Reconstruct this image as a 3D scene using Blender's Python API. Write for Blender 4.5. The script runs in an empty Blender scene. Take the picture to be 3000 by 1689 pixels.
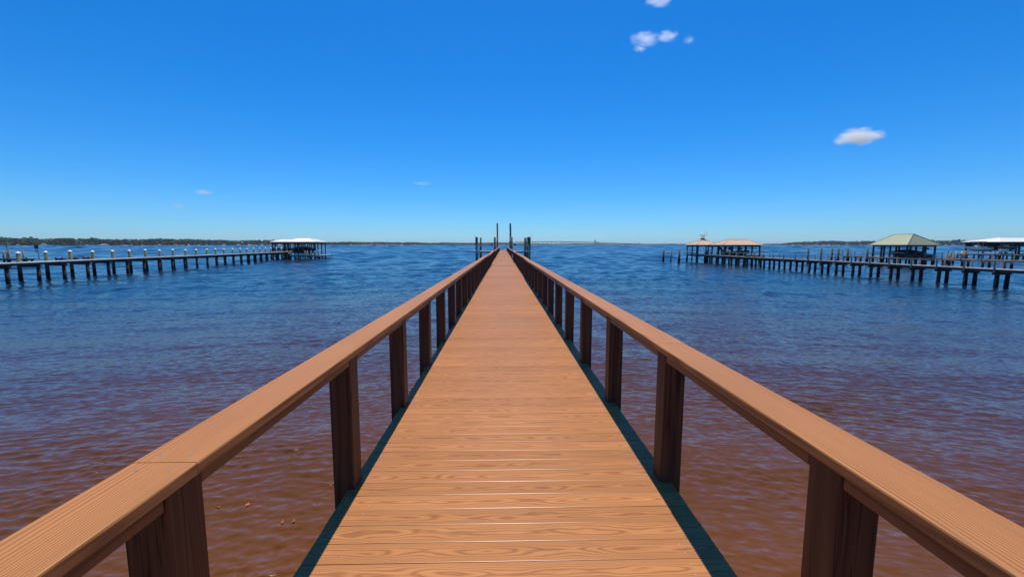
import bpy, math, random
import numpy as np
from mathutils import Vector, Matrix

S = bpy.context.scene
C = S.collection
R = math.radians
random.seed(7)
RNG = np.random.default_rng(11)

# ------------------------------------------------------------------ camera
CAM_Z = 3.30                       # eye height above the water (metres)
F_PX = 1200.0                      # focal length for a 3000 px wide frame
PITCH = math.atan((844.5 - 717.0) / F_PX)
YAW = math.atan(26.0 / F_PX)       # camera looks a touch to the right of the pier
cam_d = bpy.data.cameras.new('camera')
cam_d.sensor_width = 36.0
cam_d.lens = 36.0 * F_PX / 3000.0
cam_d.clip_start = 0.05
cam_d.clip_end = 60000
cam = bpy.data.objects.new('camera', cam_d)
C.objects.link(cam)
cam.location = (0, 0, CAM_Z)
cam.rotation_euler = (R(90) - PITCH, 0, -YAW)
S.camera = cam

# ------------------------------------------------------------------ world and sun
SUN_DIR = Vector((-0.0147, -0.42, -1.0)).normalized()     # the way the light travels
SUN_EL = math.asin(-SUN_DIR.z)
SUN_AZ = math.atan2(-SUN_DIR.x, -SUN_DIR.y)               # from +Y towards +X
W = bpy.data.worlds.new('World')
S.world = W
W.use_nodes = True
wn, wl = W.node_tree.nodes, W.node_tree.links
for n in list(wn):
    wn.remove(n)
sky = wn.new('ShaderNodeTexSky')
sky.sky_type = 'NISHITA'
sky.sun_disc = False
sky.sun_elevation = SUN_EL
sky.sun_rotation = SUN_AZ
sky.altitude = 0
sky.air_density = 1.0
sky.dust_density = 0.22
sky.ozone_density = 10.0
hs = wn.new('ShaderNodeHueSaturation')
hs.inputs['Saturation'].default_value = 1.12
hs.inputs['Value'].default_value = 1.0
bg = wn.new('ShaderNodeBackground')
bg.inputs['Strength'].default_value = 0.138
wo = wn.new('ShaderNodeOutputWorld')
tint = wn.new('ShaderNodeMix')           # one even colour balance for the whole sky: a deep clear azure
tint.data_type = 'RGBA'
tint.blend_type = 'MULTIPLY'
tint.inputs[0].default_value = 1.0
tint.inputs[7].default_value = (0.52, 0.785, 1.0, 1.0)
wl.new(sky.outputs[0], tint.inputs[6])
wl.new(tint.outputs[2], hs.inputs['Color'])
wl.new(hs.outputs[0], bg.inputs['Color'])
wl.new(bg.outputs[0], wo.inputs['Surface'])

sun_d = bpy.data.lights.new('sun', 'SUN')
sun_d.energy = 4.8
sun_d.angle = R(0.53)
sun_d.color = (1.0, 0.94, 0.82)
sun = bpy.data.objects.new('sun', sun_d)
C.objects.link(sun)
sun.rotation_euler = SUN_DIR.to_track_quat('-Z', 'Y').to_euler()
sun.location = (0, 20, 60)

S.view_settings.view_transform = 'Standard'
S.view_settings.look = 'None'
S.view_settings.exposure = 0.0
S.view_settings.gamma = 1.0
S.view_settings.use_curve_mapping = False
S.cycles.max_bounces = 8
S.cycles.volume_bounces = 3
S.cycles.use_denoising = True


# ------------------------------------------------------------------ helpers
_cp, _sp, _cy, _sy = math.cos(PITCH), math.sin(PITCH), math.cos(YAW), math.sin(YAW)


def ray(px, py):
    """direction of a photograph pixel (3000 x 1689) in world space"""
    u, v = (px - 1500.0) / F_PX, (844.5 - py) / F_PX
    f, up = _cp + v * _sp, -_sp + v * _cp
    return Vector((u * _cy + f * _sy, -u * _sy + f * _cy, up))


def at_z(px, py, z):
    d = ray(px, py)
    t = (z - CAM_Z) / d.z
    return Vector((d.x * t, d.y * t, z))


def at_y(px, py, y):
    d = ray(px, py)
    t = y / d.y
    return Vector((d.x * t, y, CAM_Z + d.z * t))


def tag(o, label=None, cat=None, group=None, kind=None):
    if label: o['label'] = label
    if cat: o['category'] = cat
    if group: o['group'] = group
    if kind: o['kind'] = kind
    return o


def empty(name, loc=(0, 0, 0), rz=0.0):
    o = bpy.data.objects.new(name, None)
    o.empty_display_size = 0.3
    C.objects.link(o)
    o.location = loc
    o.rotation_euler = (0, 0, rz)
    return o


def link(name, me, parent=None, loc=None):
    o = bpy.data.objects.new(name, me)
    C.objects.link(o)
    if parent is not None:
        o.parent = parent
    if loc is not None:
        o.location = loc
    return o


class MB:
    """collects shapes, then becomes one mesh object"""

    def __init__(self):
        self.v, self.f, self.m = [], [], []

    def add(self, verts, faces, mi=0):
        b = len(self.v)
        self.v += [tuple(p) for p in verts]
        self.f += [tuple(b + i for i in f) for f in faces]
        self.m += [mi] * len(faces)
        return self

    def box(self, x0, x1, y0, y1, z0, z1, mi=0):
        p = [(x, y, z) for z in (z0, z1) for y in (y0, y1) for x in (x0, x1)]
        return self.add(p, [(0, 2, 3, 1), (4, 5, 7, 6), (0, 1, 5, 4), (2, 6, 7, 3), (0, 4, 6, 2), (1, 3, 7, 5)], mi)

    def bbox(self, x0, x1, y0, y1, z0, z1, b=0.006, mi=0):
        """box with chamfered edges"""
        V, idx = [], {}
        for sx in (0, 1):
            for sy in (0, 1):
                for sz in (0, 1):
                    c = ((x0, x1)[sx], (y0, y1)[sy], (z0, z1)[sz])
                    d = (1 - 2 * sx, 1 - 2 * sy, 1 - 2 * sz)
                    for a in range(3):
                        p = [c[i] + (0 if i == a else d[i] * b) for i in range(3)]
                        idx[(sx, sy, sz, a)] = len(V)
                        V.append(p)
        Fc = []
        I = lambda sx, sy, sz, a: idx[(sx, sy, sz, a)]
        for s in (0, 1):
            q = [I(s, 0, 0, 0), I(s, 1, 0, 0), I(s, 1, 1, 0), I(s, 0, 1, 0)]
            Fc.append(q if s else q[::-1])
            q = [I(0, s, 0, 1), I(0, s, 1, 1), I(1, s, 1, 1), I(1, s, 0, 1)]
            Fc.append(q if s else q[::-1])
            q = [I(0, 0, s, 2), I(1, 0, s, 2), I(1, 1, s, 2), I(0, 1, s, 2)]
            Fc.append(q if s else q[::-1])
        for s in (0, 1):
            for t in (0, 1):
                q = [I(0, s, t, 1), I(1, s, t, 1), I(1, s, t, 2), I(0, s, t, 2)]
                Fc.append(q if s == t else q[::-1])
                q = [I(s, 0, t, 2), I(s, 1, t, 2), I(s, 1, t, 0), I(s, 0, t, 0)]
                Fc.append(q if s == t else q[::-1])
                q = [I(s, t, 0, 0), I(s, t, 1, 0), I(s, t, 1, 1), I(s, t, 0, 1)]
                Fc.append(q if s == t else q[::-1])
        for sx in (0, 1):
            for sy in (0, 1):
                for sz in (0, 1):
                    q = [I(sx, sy, sz, 0), I(sx, sy, sz, 1), I(sx, sy, sz, 2)]
                    Fc.append(q if (sx + sy + sz) % 2 else q[::-1])
        return self.add(V, Fc, mi)

    def cyl(self, p0, p1, r0, r1=None, n=10, cap=True, mi=0):
        r1 = r0 if r1 is None else r1
        p0, p1 = Vector(p0), Vector(p1)
        ax = (p1 - p0).normalized()
        u = ax.orthogonal().normalized()
        w = ax.cross(u)
        V = []
        for p, r in ((p0, r0), (p1, r1)):
            for k in range(n):
                a = 2 * math.pi * k / n
                V.append(p + (u * math.cos(a) + w * math.sin(a)) * r)
        Fc = [(k, (k + 1) % n, n + (k + 1) % n, n + k) for k in range(n)]
        if cap:
            Fc += [tuple(range(n))[::-1], tuple(range(n, 2 * n))]
        return self.add(V, Fc, mi)

    def bar(self, p0, p1, w, h, mi=0):
        """rectangular bar between two points, w sideways and h upwards"""
        p0, p1 = Vector(p0), Vector(p1)
        ax = (p1 - p0).normalized()
        side = ax.cross(Vector((0, 0, 1)))
        if side.length < 1e-4:
            side = Vector((1, 0, 0))
        side.normalize()
        up = side.cross(ax)
        V = []
        for p in (p0, p1):
            for a, b in ((-1, -1), (1, -1), (1, 1), (-1, 1)):
                V.append(p + side * (a * w / 2) + up * (b * h / 2))
        return self.add(V, [(0, 1, 2, 3), (7, 6, 5, 4), (0, 4, 5, 1), (1, 5, 6, 2), (2, 6, 7, 3), (3, 7, 4, 0)], mi)

    def mesh(self, name, mats, smooth=False):
        me = bpy.data.meshes.new(name)
        me.from_pydata(self.v, [], self.f)
        for m in (mats if isinstance(mats, (list, tuple)) else [mats]):
            me.materials.append(m)
        if any(self.m):
            me.polygons.foreach_set('material_index', self.m)
        if smooth:
            me.polygons.foreach_set('use_smooth', [True] * len(me.polygons))
        me.validate()
        me.update()
        return me

    def build(self, name, mats, parent=None, smooth=False, loc=None):
        return link(name, self.mesh(name, mats, smooth), parent, loc)


# ------------------------------------------------------------------ materials
def new_mat(name):
    m = bpy.data.materials.new(name)
    m.use_nodes = True
    nt = m.node_tree
    b = nt.nodes['Principled BSDF']
    return m, nt.nodes, nt.links, b


def math_n(N, L, op, a, b=None, c=None):
    n = N.new('ShaderNodeMath')
    n.operation = op
    for i, x in enumerate((a, b, c)):
        if x is None:
            continue
        if isinstance(x, (int, float)):
            n.inputs[i].default_value = x
        else:
            L.new(x, n.inputs[i])
    return n.outputs[0]


def ramp_n(N, L, fac, stops, interp='LINEAR'):
    n = N.new('ShaderNodeValToRGB')
    n.color_ramp.interpolation = interp
    e = n.color_ramp.elements
    while len(e) < len(stops):
        e.new(0.5)
    for i, (p, c) in enumerate(stops):
        e[i].position = p
        e[i].color = (*c, 1) if len(c) == 3 else c
    L.new(fac, n.inputs[0])
    return n.outputs[0]


def mix_n(N, L, fac, a, b, mode='MIX'):
    n = N.new('ShaderNodeMix')
    n.data_type = 'RGBA'
    n.blend_type = mode
    for sock, x in ((n.inputs[0], fac), (n.inputs[6], a), (n.inputs[7], b)):
        if isinstance(x, (int, float)):
            sock.default_value = x
        elif isinstance(x, tuple):
            sock.default_value = (*x, 1)
        else:
            L.new(x, sock)
    return n.outputs[2]


def plain(name, col, rough=0.6, var=0.25, scale=6.0, metallic=0.0, bump=0.15, spec=0.4, stretch=(1, 1, 1), rnd=0.25):
    """painted or sawn surface with uneven tone, fine relief and a random tone for each object"""
    m, N, L, b = new_mat(name)
    tc = N.new('ShaderNodeTexCoord')
    oi = N.new('ShaderNodeObjectInfo')
    mp = N.new('ShaderNodeMapping')
    mp.inputs['Scale'].default_value = stretch
    L.new(tc.outputs['Object'], mp.inputs['Vector'])
    nz = N.new('ShaderNodeTexNoise')
    nz.inputs['Scale'].default_value = scale
    nz.inputs['Detail'].default_value = 5
    L.new(mp.outputs[0], nz.inputs['Vector'])
    lo = tuple(c * (1 - var) for c in col)
    hi = tuple(min(1, c * (1 + var)) for c in col)
    cr = ramp_n(N, L, nz.outputs['Fac'], [(0.3, lo), (0.7, hi)])
    k = math_n(N, L, 'MULTIPLY_ADD', oi.outputs['Random'], rnd, 1 - rnd / 2)
    cm = N.new('ShaderNodeVectorMath')
    cm.operation = 'SCALE'
    L.new(cr, cm.inputs[0])
    L.new(k, cm.inputs['Scale'])
    L.new(cm.outputs[0], b.inputs['Base Color'])
    b.inputs['Roughness'].default_value = rough
    b.inputs['Metallic'].default_value = metallic
    b.inputs['Specular IOR Level'].default_value = spec
    bp = N.new('ShaderNodeBump')
    bp.inputs['Strength'].default_value = bump
    bp.inputs['Distance'].default_value = 0.02
    L.new(nz.outputs['Fac'], bp.inputs['Height'])
    L.new(bp.outputs[0], b.inputs['Normal'])
    return m


def wood(name, axis, light, dark, half, bands=5.0, arch=2.2, rough=0.45, spec=0.35, along=0.55, across=9.0,
         cracks=0.0, contrast=1.0, rnd=0.16, dirt=0.25, lin=0.0):
    """embossed composite board: long cathedral grain running along one axis"""
    m, N, L, b = new_mat(name)
    tc = N.new('ShaderNodeTexCoord')
    oi = N.new('ShaderNodeObjectInfo')
    off = N.new('ShaderNodeVectorMath')
    off.operation = 'SCALE'
    off.inputs[0].default_value = (37.0, 53.0, 71.0)
    L.new(oi.outputs['Random'], off.inputs['Scale'])
    sc = [across] * 3
    sc[axis] = along
    sv = N.new('ShaderNodeVectorMath')
    sv.operation = 'MULTIPLY'
    sv.inputs[1].default_value = sc
    L.new(tc.outputs['Object'], sv.inputs[0])
    ad = N.new('ShaderNodeVectorMath')
    L.new(sv.outputs[0], ad.inputs[0])
    L.new(off.outputs[0], ad.inputs[1])
    n1 = N.new('ShaderNodeTexNoise')
    n1.inputs['Scale'].default_value = 1.0
    n1.inputs['Detail'].default_value = 2.0
    n1.inputs['Roughness'].default_value = 0.45
    L.new(ad.outputs[0], n1.inputs['Vector'])
    sx = N.new('ShaderNodeSeparateXYZ')
    L.new(tc.outputs['Object'], sx.inputs[0])
    cross = sx.outputs[{0: 1, 1: 0, 2: 0}[axis]]
    cn = math_n(N, L, 'DIVIDE', cross, half)
    par = math_n(N, L, 'MULTIPLY', math_n(N, L, 'MULTIPLY', cn, cn), arch)
    par = math_n(N, L, 'MULTIPLY_ADD', cross, lin, par)
    v = math_n(N, L, 'MULTIPLY_ADD', n1.outputs['Fac'], bands, par)
    saw = math_n(N, L, 'PINGPONG', v, 0.5)
    # fine fibres
    f2 = N.new('ShaderNodeVectorMath')
    f2.operation = 'MULTIPLY'
    s2 = [160.0] * 3
    s2[axis] = 4.0
    f2.inputs[1].default_value = s2
    L.new(tc.outputs['Object'], f2.inputs[0])
    n2 = N.new('ShaderNodeTexNoise')
    n2.inputs['Scale'].default_value = 1.0
    n2.inputs['Detail'].default_value = 3.0
    L.new(f2.outputs[0], n2.inputs['Vector'])
    g = math_n(N, L, 'MULTIPLY_ADD', saw, 1.55, math_n(N, L, 'MULTIPLY_ADD', n2.outputs['Fac'], 0.5, -0.25))
    gc = ramp_n(N, L, g, [(0.10, dark), (0.42, tuple(d + (l - d) * 0.8 for d, l in zip(dark, light))), (0.8, light)])
    base = mix_n(N, L, contrast, light, gc)
    # slow uneven weathering
    n3 = N.new('ShaderNodeTexNoise')
    n3.inputs['Scale'].default_value = 1.7
    n3.inputs['Detail'].default_value = 4.0
    L.new(ad.outputs[0], n3.inputs['Vector'])
    gm = N.new('ShaderNodeNewGeometry')
    n4 = N.new('ShaderNodeTexNoise')
    n4.inputs['Scale'].default_value = 0.9
    n4.inputs['Detail'].default_value = 5.0
    L.new(gm.outputs['Position'], n4.inputs['Vector'])
    wv = math_n(N, L, 'ADD', math_n(N, L, 'MULTIPLY', n3.outputs['Fac'], dirt),
                math_n(N, L, 'MULTIPLY', n4.outputs['Fac'], dirt))
    k = math_n(N, L, 'ADD', wv, math_n(N, L, 'MULTIPLY_ADD', oi.outputs['Random'], rnd, 1 - dirt - rnd / 2))
    cm = N.new('ShaderNodeVectorMath')
    cm.operation = 'SCALE'
    L.new(base, cm.inputs[0])
    L.new(k, cm.inputs['Scale'])
    col = cm.outputs[0]
    if cracks:
        s5 = [26.0] * 3
        s5[axis] = 0.7
        m5 = N.new('ShaderNodeVectorMath')
        m5.operation = 'MULTIPLY_ADD'
        m5.inputs[1].default_value = s5
        L.new(tc.outputs['Object'], m5.inputs[0])
        L.new(off.outputs[0], m5.inputs[2])
        n5 = N.new('ShaderNodeTexNoise')
        n5.inputs['Scale'].default_value = 1.0
        n5.inputs['Detail'].default_value = 2.0
        L.new(m5.outputs[0], n5.inputs['Vector'])
        d5 = math_n(N, L, 'ABSOLUTE', math_n(N, L, 'SUBTRACT', n5.outputs['Fac'], 0.5))
        ck = ramp_n(N, L, d5, [(0.0, (1 - cracks,) * 3), (0.022, (1, 1, 1))])
        col = mix_n(N, L, 1.0, col, ck, 'MULTIPLY')
    L.new(col, b.inputs['Base Color'])
    b.inputs['Roughness'].default_value = rough
    rr = math_n(N, L, 'MULTIPLY_ADD', n2.outputs['Fac'], 0.2, rough - 0.1)
    L.new(rr, b.inputs['Roughness'])
    b.inputs['Specular IOR Level'].default_value = spec
    bp = N.new('ShaderNodeBump')
    bp.inputs['Strength'].default_value = 0.35
    bp.inputs['Distance'].default_value = 0.002
    L.new(g, bp.inputs['Height'])
    L.new(bp.outputs[0], b.inputs['Normal'])
    return m


def pile_mat(name, dry, wet, line=0.75):
    """timber pile: dry wood above, dark algae-stained wood above the waterline"""
    m, N, L, b = new_mat(name)
    gm = N.new('ShaderNodeNewGeometry')
    sx = N.new('ShaderNodeSeparateXYZ')
    L.new(gm.outputs['Position'], sx.inputs[0])
    mp = N.new('ShaderNodeMapping')
    mp.inputs['Scale'].default_value = (5, 5, 1.2)
    L.new(gm.outputs['Position'], mp.inputs['Vector'])
    nz = N.new('ShaderNodeTexNoise')
    nz.inputs['Scale'].default_value = 1.6
    nz.inputs['Detail'].default_value = 5
    L.new(mp.outputs[0], nz.inputs['Vector'])
    z = math_n(N, L, 'MULTIPLY_ADD', nz.outputs['Fac'], 0.7, math_n(N, L, 'SUBTRACT', sx.outputs[2], 0.35))
    f = ramp_n(N, L, math_n(N, L, 'DIVIDE', z, line * 2), [(0.42, (0, 0, 0)), (0.58, (1, 1, 1))])
    tone = ramp_n(N, L, nz.outputs['Fac'], [(0.3, tuple(c * 0.6 for c in dry)), (0.7, tuple(c * 1.25 for c in dry))])
    L.new(mix_n(N, L, f, wet, tone), b.inputs['Base Color'])
    b.inputs['Roughness'].default_value = 0.8
    b.inputs['Specular IOR Level'].default_value = 0.2
    bp = N.new('ShaderNodeBump')
    bp.inputs['Strength'].default_value = 0.5
    bp.inputs['Distance'].default_value = 0.03
    L.new(nz.outputs['Fac'], bp.inputs['Height'])
    L.new(bp.outputs[0], b.inputs['Normal'])
    return m


M = {}
M['plank'] = wood('composite_plank', 0, (0.45, 0.186, 0.062), (0.265, 0.098, 0.031), 0.07, bands=8.0, arch=5.0, along=1.9,
                  across=8.0, rough=0.52, spec=0.14, contrast=0.85, rnd=0.2, dirt=0.3)
M['plank_edge'] = plain('smooth_plank_edge', (0.42, 0.172, 0.055), 0.33, 0.1, 20, spec=0.42, bump=0.0)
M['plank_far'] = plain('composite_plank_worn', (0.385, 0.16, 0.053), 0.52, 0.2, 3.0, bump=0.0, spec=0.14, stretch=(0.4, 5, 1), rnd=0)
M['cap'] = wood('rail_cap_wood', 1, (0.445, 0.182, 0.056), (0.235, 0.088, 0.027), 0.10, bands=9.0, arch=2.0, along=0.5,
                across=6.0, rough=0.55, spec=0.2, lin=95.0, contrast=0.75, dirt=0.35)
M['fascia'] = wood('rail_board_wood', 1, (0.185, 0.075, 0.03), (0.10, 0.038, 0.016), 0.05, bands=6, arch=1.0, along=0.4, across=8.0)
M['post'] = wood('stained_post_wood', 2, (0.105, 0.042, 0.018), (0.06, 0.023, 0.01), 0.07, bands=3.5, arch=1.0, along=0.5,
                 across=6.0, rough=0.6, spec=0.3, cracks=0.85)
M['under'] = plain('treated_joist', (0.11, 0.075, 0.04), 0.8, 0.3, 4, stretch=(3, 0.5, 3))
M['screw'] = plain('screw_steel', (0.55, 0.52, 0.48), 0.35, 0.1, 30, metallic=0.9)
M['pile_green'] = pile_mat('treated_pile', (0.15, 0.145, 0.085), (0.012, 0.011, 0.013))
M['pile_grey'] = pile_mat('weathered_pile', (0.26, 0.23, 0.175), (0.022, 0.018, 0.018), 0.5)
M['pile_dark'] = pile_mat('dark_pile', (0.055, 0.043, 0.04), (0.012, 0.011, 0.015), 0.5)
M['grey_wood'] = plain('weathered_grey_wood', (0.34, 0.30, 0.25), 0.8, 0.3, 5, stretch=(1, 1, 0.4))
M['dark_wood'] = plain('dark_creosote_timber', (0.06, 0.047, 0.04), 0.8, 0.35, 5)
M['tan_deck'] = plain('pinkish_tan_decking', (0.52, 0.37, 0.28), 0.7, 0.2, 4)
M['pale_deck'] = plain('bleached_pale_decking', (0.72, 0.68, 0.60), 0.7, 0.2, 4)
M['white'] = plain('white_paint', (0.80, 0.80, 0.78), 0.45, 0.06, 3, rnd=0.08)
M['roof_white'] = plain('white_metal_roof', (0.88, 0.84, 0.75), 0.45, 0.05, 1.2, rnd=0.05, stretch=(4, 0.4, 1))
M['roof_tan'] = plain('tan_metal_roof', (0.62, 0.43, 0.26), 0.5, 0.10, 1.5, rnd=0.05, stretch=(4, 0.4, 1))
M['roof_sage'] = plain('sage_green_metal_roof', (0.34, 0.36, 0.22), 0.5, 0.10, 1.5, rnd=0.05, stretch=(0.4, 4, 1))
M['trim_dark'] = plain('dark_trim', (0.05, 0.045, 0.045), 0.7, 0.2, 4)  # even dark tone for rim beams, panels, boxes and the ornament base
M['aluminium'] = plain('dull_aluminium', (0.62, 0.62, 0.60), 0.45, 0.15, 6, metallic=0.6)
M['steel_dark'] = plain('dark_steel', (0.045, 0.05, 0.055), 0.5, 0.2, 6)
M['canvas'] = plain('dark_boat_canvas', (0.025, 0.028, 0.035), 0.85, 0.25, 5)
M['hull_white'] = plain('white_gelcoat', (0.82, 0.82, 0.80), 0.25, 0.04, 3, spec=0.5, rnd=0.05)
M['hull_dark'] = plain('navy_gelcoat', (0.02, 0.03, 0.05), 0.2, 0.1, 3, spec=0.5)
M['cream'] = plain('cream_yellow_paint', (0.78, 0.68, 0.36), 0.6, 0.12, 6)
M['rust'] = plain('rust_brown_paint', (0.30, 0.12, 0.06), 0.7, 0.25, 6)
M['red'] = plain('flag_red', (0.55, 0.05, 0.06), 0.8, 0.05, 6)
M['flagwhite'] = plain('flag_white', (0.80, 0.78, 0.76), 0.8, 0.03, 6)
M['blue'] = plain('flag_blue', (0.04, 0.07, 0.26), 0.8, 0.05, 6)
M['bridge'] = plain('weathered_bridge_concrete', (0.13, 0.135, 0.14), 0.8, 0.12, 0.3)
M['concrete'] = plain('pale_concrete', (0.50, 0.49, 0.46), 0.8, 0.12, 0.3)
M['sand'] = plain('shore_sand_and_grass', (0.36, 0.33, 0.24), 0.9, 0.35, 0.03)
M['roof_grey'] = plain('grey_shingles', (0.20, 0.18, 0.17), 0.8, 0.3, 0.5)
M['tower'] = plain('grey_blue_tower_cladding', (0.25, 0.29, 0.33), 0.6, 0.1, 0.2)
M['glass'] = plain('dark_window_glass', (0.03, 0.04, 0.05), 0.1, 0.1, 1, spec=0.6)
M['leaf'] = plain('orange_dead_leaf', (0.50, 0.17, 0.012), 0.6, 0.25, 40)
M['rope'] = plain('grey_rope', (0.32, 0.30, 0.27), 0.8, 0.1, 40)


def foliage_mat():
    m, N, L, b = new_mat('mixed_tree_foliage')
    gm = N.new('ShaderNodeNewGeometry')
    nz = N.new('ShaderNodeTexNoise')
    nz.inputs['Scale'].default_value = 0.045
    nz.inputs['Detail'].default_value = 6
    L.new(gm.outputs['Position'], nz.inputs['Vector'])
    n2 = N.new('ShaderNodeTexNoise')
    n2.inputs['Scale'].default_value = 0.7
    n2.inputs['Detail'].default_value = 3
    L.new(gm.outputs['Position'], n2.inputs['Vector'])
    v = math_n(N, L, 'ADD', nz.outputs['Fac'], math_n(N, L, 'MULTIPLY_ADD', n2.outputs['Fac'], 0.5, -0.25))
    c = ramp_n(N, L, v, [(0.32, (0.03, 0.046, 0.024)), (0.5, (0.06, 0.08, 0.038)), (0.68, (0.11, 0.12, 0.06))])
    L.new(c, b.inputs['Base Color'])
    b.inputs['Roughness'].default_value = 0.85
    b.inputs['Specular IOR Level'].default_value = 0.1
    return m


M['foliage'] = foliage_mat()


def water_mat():
    """tea-coloured river water; sand shows through where it is shallow by the bank"""
    m, N, L, b = new_mat('tannin_river_water')
    gm = N.new('ShaderNodeNewGeometry')
    sx = N.new('ShaderNodeSeparateXYZ')
    L.new(gm.outputs['Position'], sx.inputs[0])
    n0 = N.new('ShaderNodeTexNoise')
    n0.inputs['Scale'].default_value = 0.22
    n0.inputs['Detail'].default_value = 4
    L.new(gm.outputs['Position'], n0.inputs['Vector'])
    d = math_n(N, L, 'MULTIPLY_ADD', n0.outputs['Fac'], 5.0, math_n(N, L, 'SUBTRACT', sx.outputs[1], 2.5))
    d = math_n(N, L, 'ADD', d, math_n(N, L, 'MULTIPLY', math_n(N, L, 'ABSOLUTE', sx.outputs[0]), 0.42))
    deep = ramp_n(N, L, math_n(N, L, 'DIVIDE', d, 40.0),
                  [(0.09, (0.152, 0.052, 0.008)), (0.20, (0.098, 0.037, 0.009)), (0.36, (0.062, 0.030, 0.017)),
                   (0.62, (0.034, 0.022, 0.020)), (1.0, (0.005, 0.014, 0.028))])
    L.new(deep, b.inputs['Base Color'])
    b.inputs['IOR'].default_value = 1.333
    b.inputs['Specular IOR Level'].default_value = 0.5
    b.inputs['Roughness'].default_value = 0.13
    # small ripples: slopes from stretched noise at three sizes
    gust = N.new('ShaderNodeTexNoise')
    mpg = N.new('ShaderNodeMapping')
    mpg.inputs['Scale'].default_value = (0.012, 0.05, 1)
    mpg.inputs['Rotation'].default_value = (0, 0, R(8))
    L.new(gm.outputs['Position'], mpg.inputs['Vector'])
    gust.inputs['Scale'].default_value = 1.0
    gust.inputs['Detail'].default_value = 4
    L.new(mpg.outputs[0], gust.inputs['Vector'])
    gk = ramp_n(N, L, gust.outputs['Fac'], [(0.35, (0.7,) * 3), (0.65, (1.15,) * 3)])
    tot = None
    r2 = math_n(N, L, 'SQRT', math_n(N, L, 'MULTIPLY_ADD', sx.outputs[0], sx.outputs[0], 16.0))
    yw = math_n(N, L, 'MULTIPLY_ADD', r2, 0.22, sx.outputs[1])
    cb = N.new('ShaderNodeCombineXYZ')
    L.new(sx.outputs[0], cb.inputs[0])
    L.new(yw, cb.inputs[1])
    for sc, amp in (((5.5, 17.0, 1), 0.85), ((1.3, 5.5, 1), 0.36), ((0.06, 0.6, 1), 0.22)):
        mp = N.new('ShaderNodeMapping')
        mp.inputs['Scale'].default_value = sc
        L.new(cb.outputs[0], mp.inputs['Vector'])
        nz = N.new('ShaderNodeTexNoise')
        nz.inputs['Scale'].default_value = 1.0
        nz.inputs['Detail'].default_value = 2.0
        L.new(mp.outputs[0], nz.inputs['Vector'])
        sb = N.new('ShaderNodeVectorMath')
        sb.operation = 'SUBTRACT'
        sb.inputs[1].default_value = (0.5, 0.5, 0.5)
        L.new(nz.outputs['Color'], sb.inputs[0])
        ml = N.new('ShaderNodeVectorMath')
        ml.operation = 'MULTIPLY'
        ml.inputs[1].default_value = (amp * 0.5, amp * 1.3, 0)
        L.new(sb.outputs[0], ml.inputs[0])
        if tot is None:
            tot = ml.outputs[0]
        else:
            a = N.new('ShaderNodeVectorMath')
            L.new(tot, a.inputs[0])
            L.new(ml.outputs[0], a.inputs[1])
            tot = a.outputs[0]
    gs = N.new('ShaderNodeVectorMath')
    gs.operation = 'SCALE'
    L.new(tot, gs.inputs[0])
    L.new(gk, gs.inputs['Scale'])
    an = N.new('ShaderNodeVectorMath')
    L.new(gm.outputs['Normal'], an.inputs[0])
    L.new(gs.outputs[0], an.inputs[1])
    nn = N.new('ShaderNodeVectorMath')
    nn.operation = 'NORMALIZE'
    L.new(an.outputs[0], nn.inputs[0])
    L.new(nn.outputs[0], b.inputs['Normal'])
    return m


M['water'] = water_mat()


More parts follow.
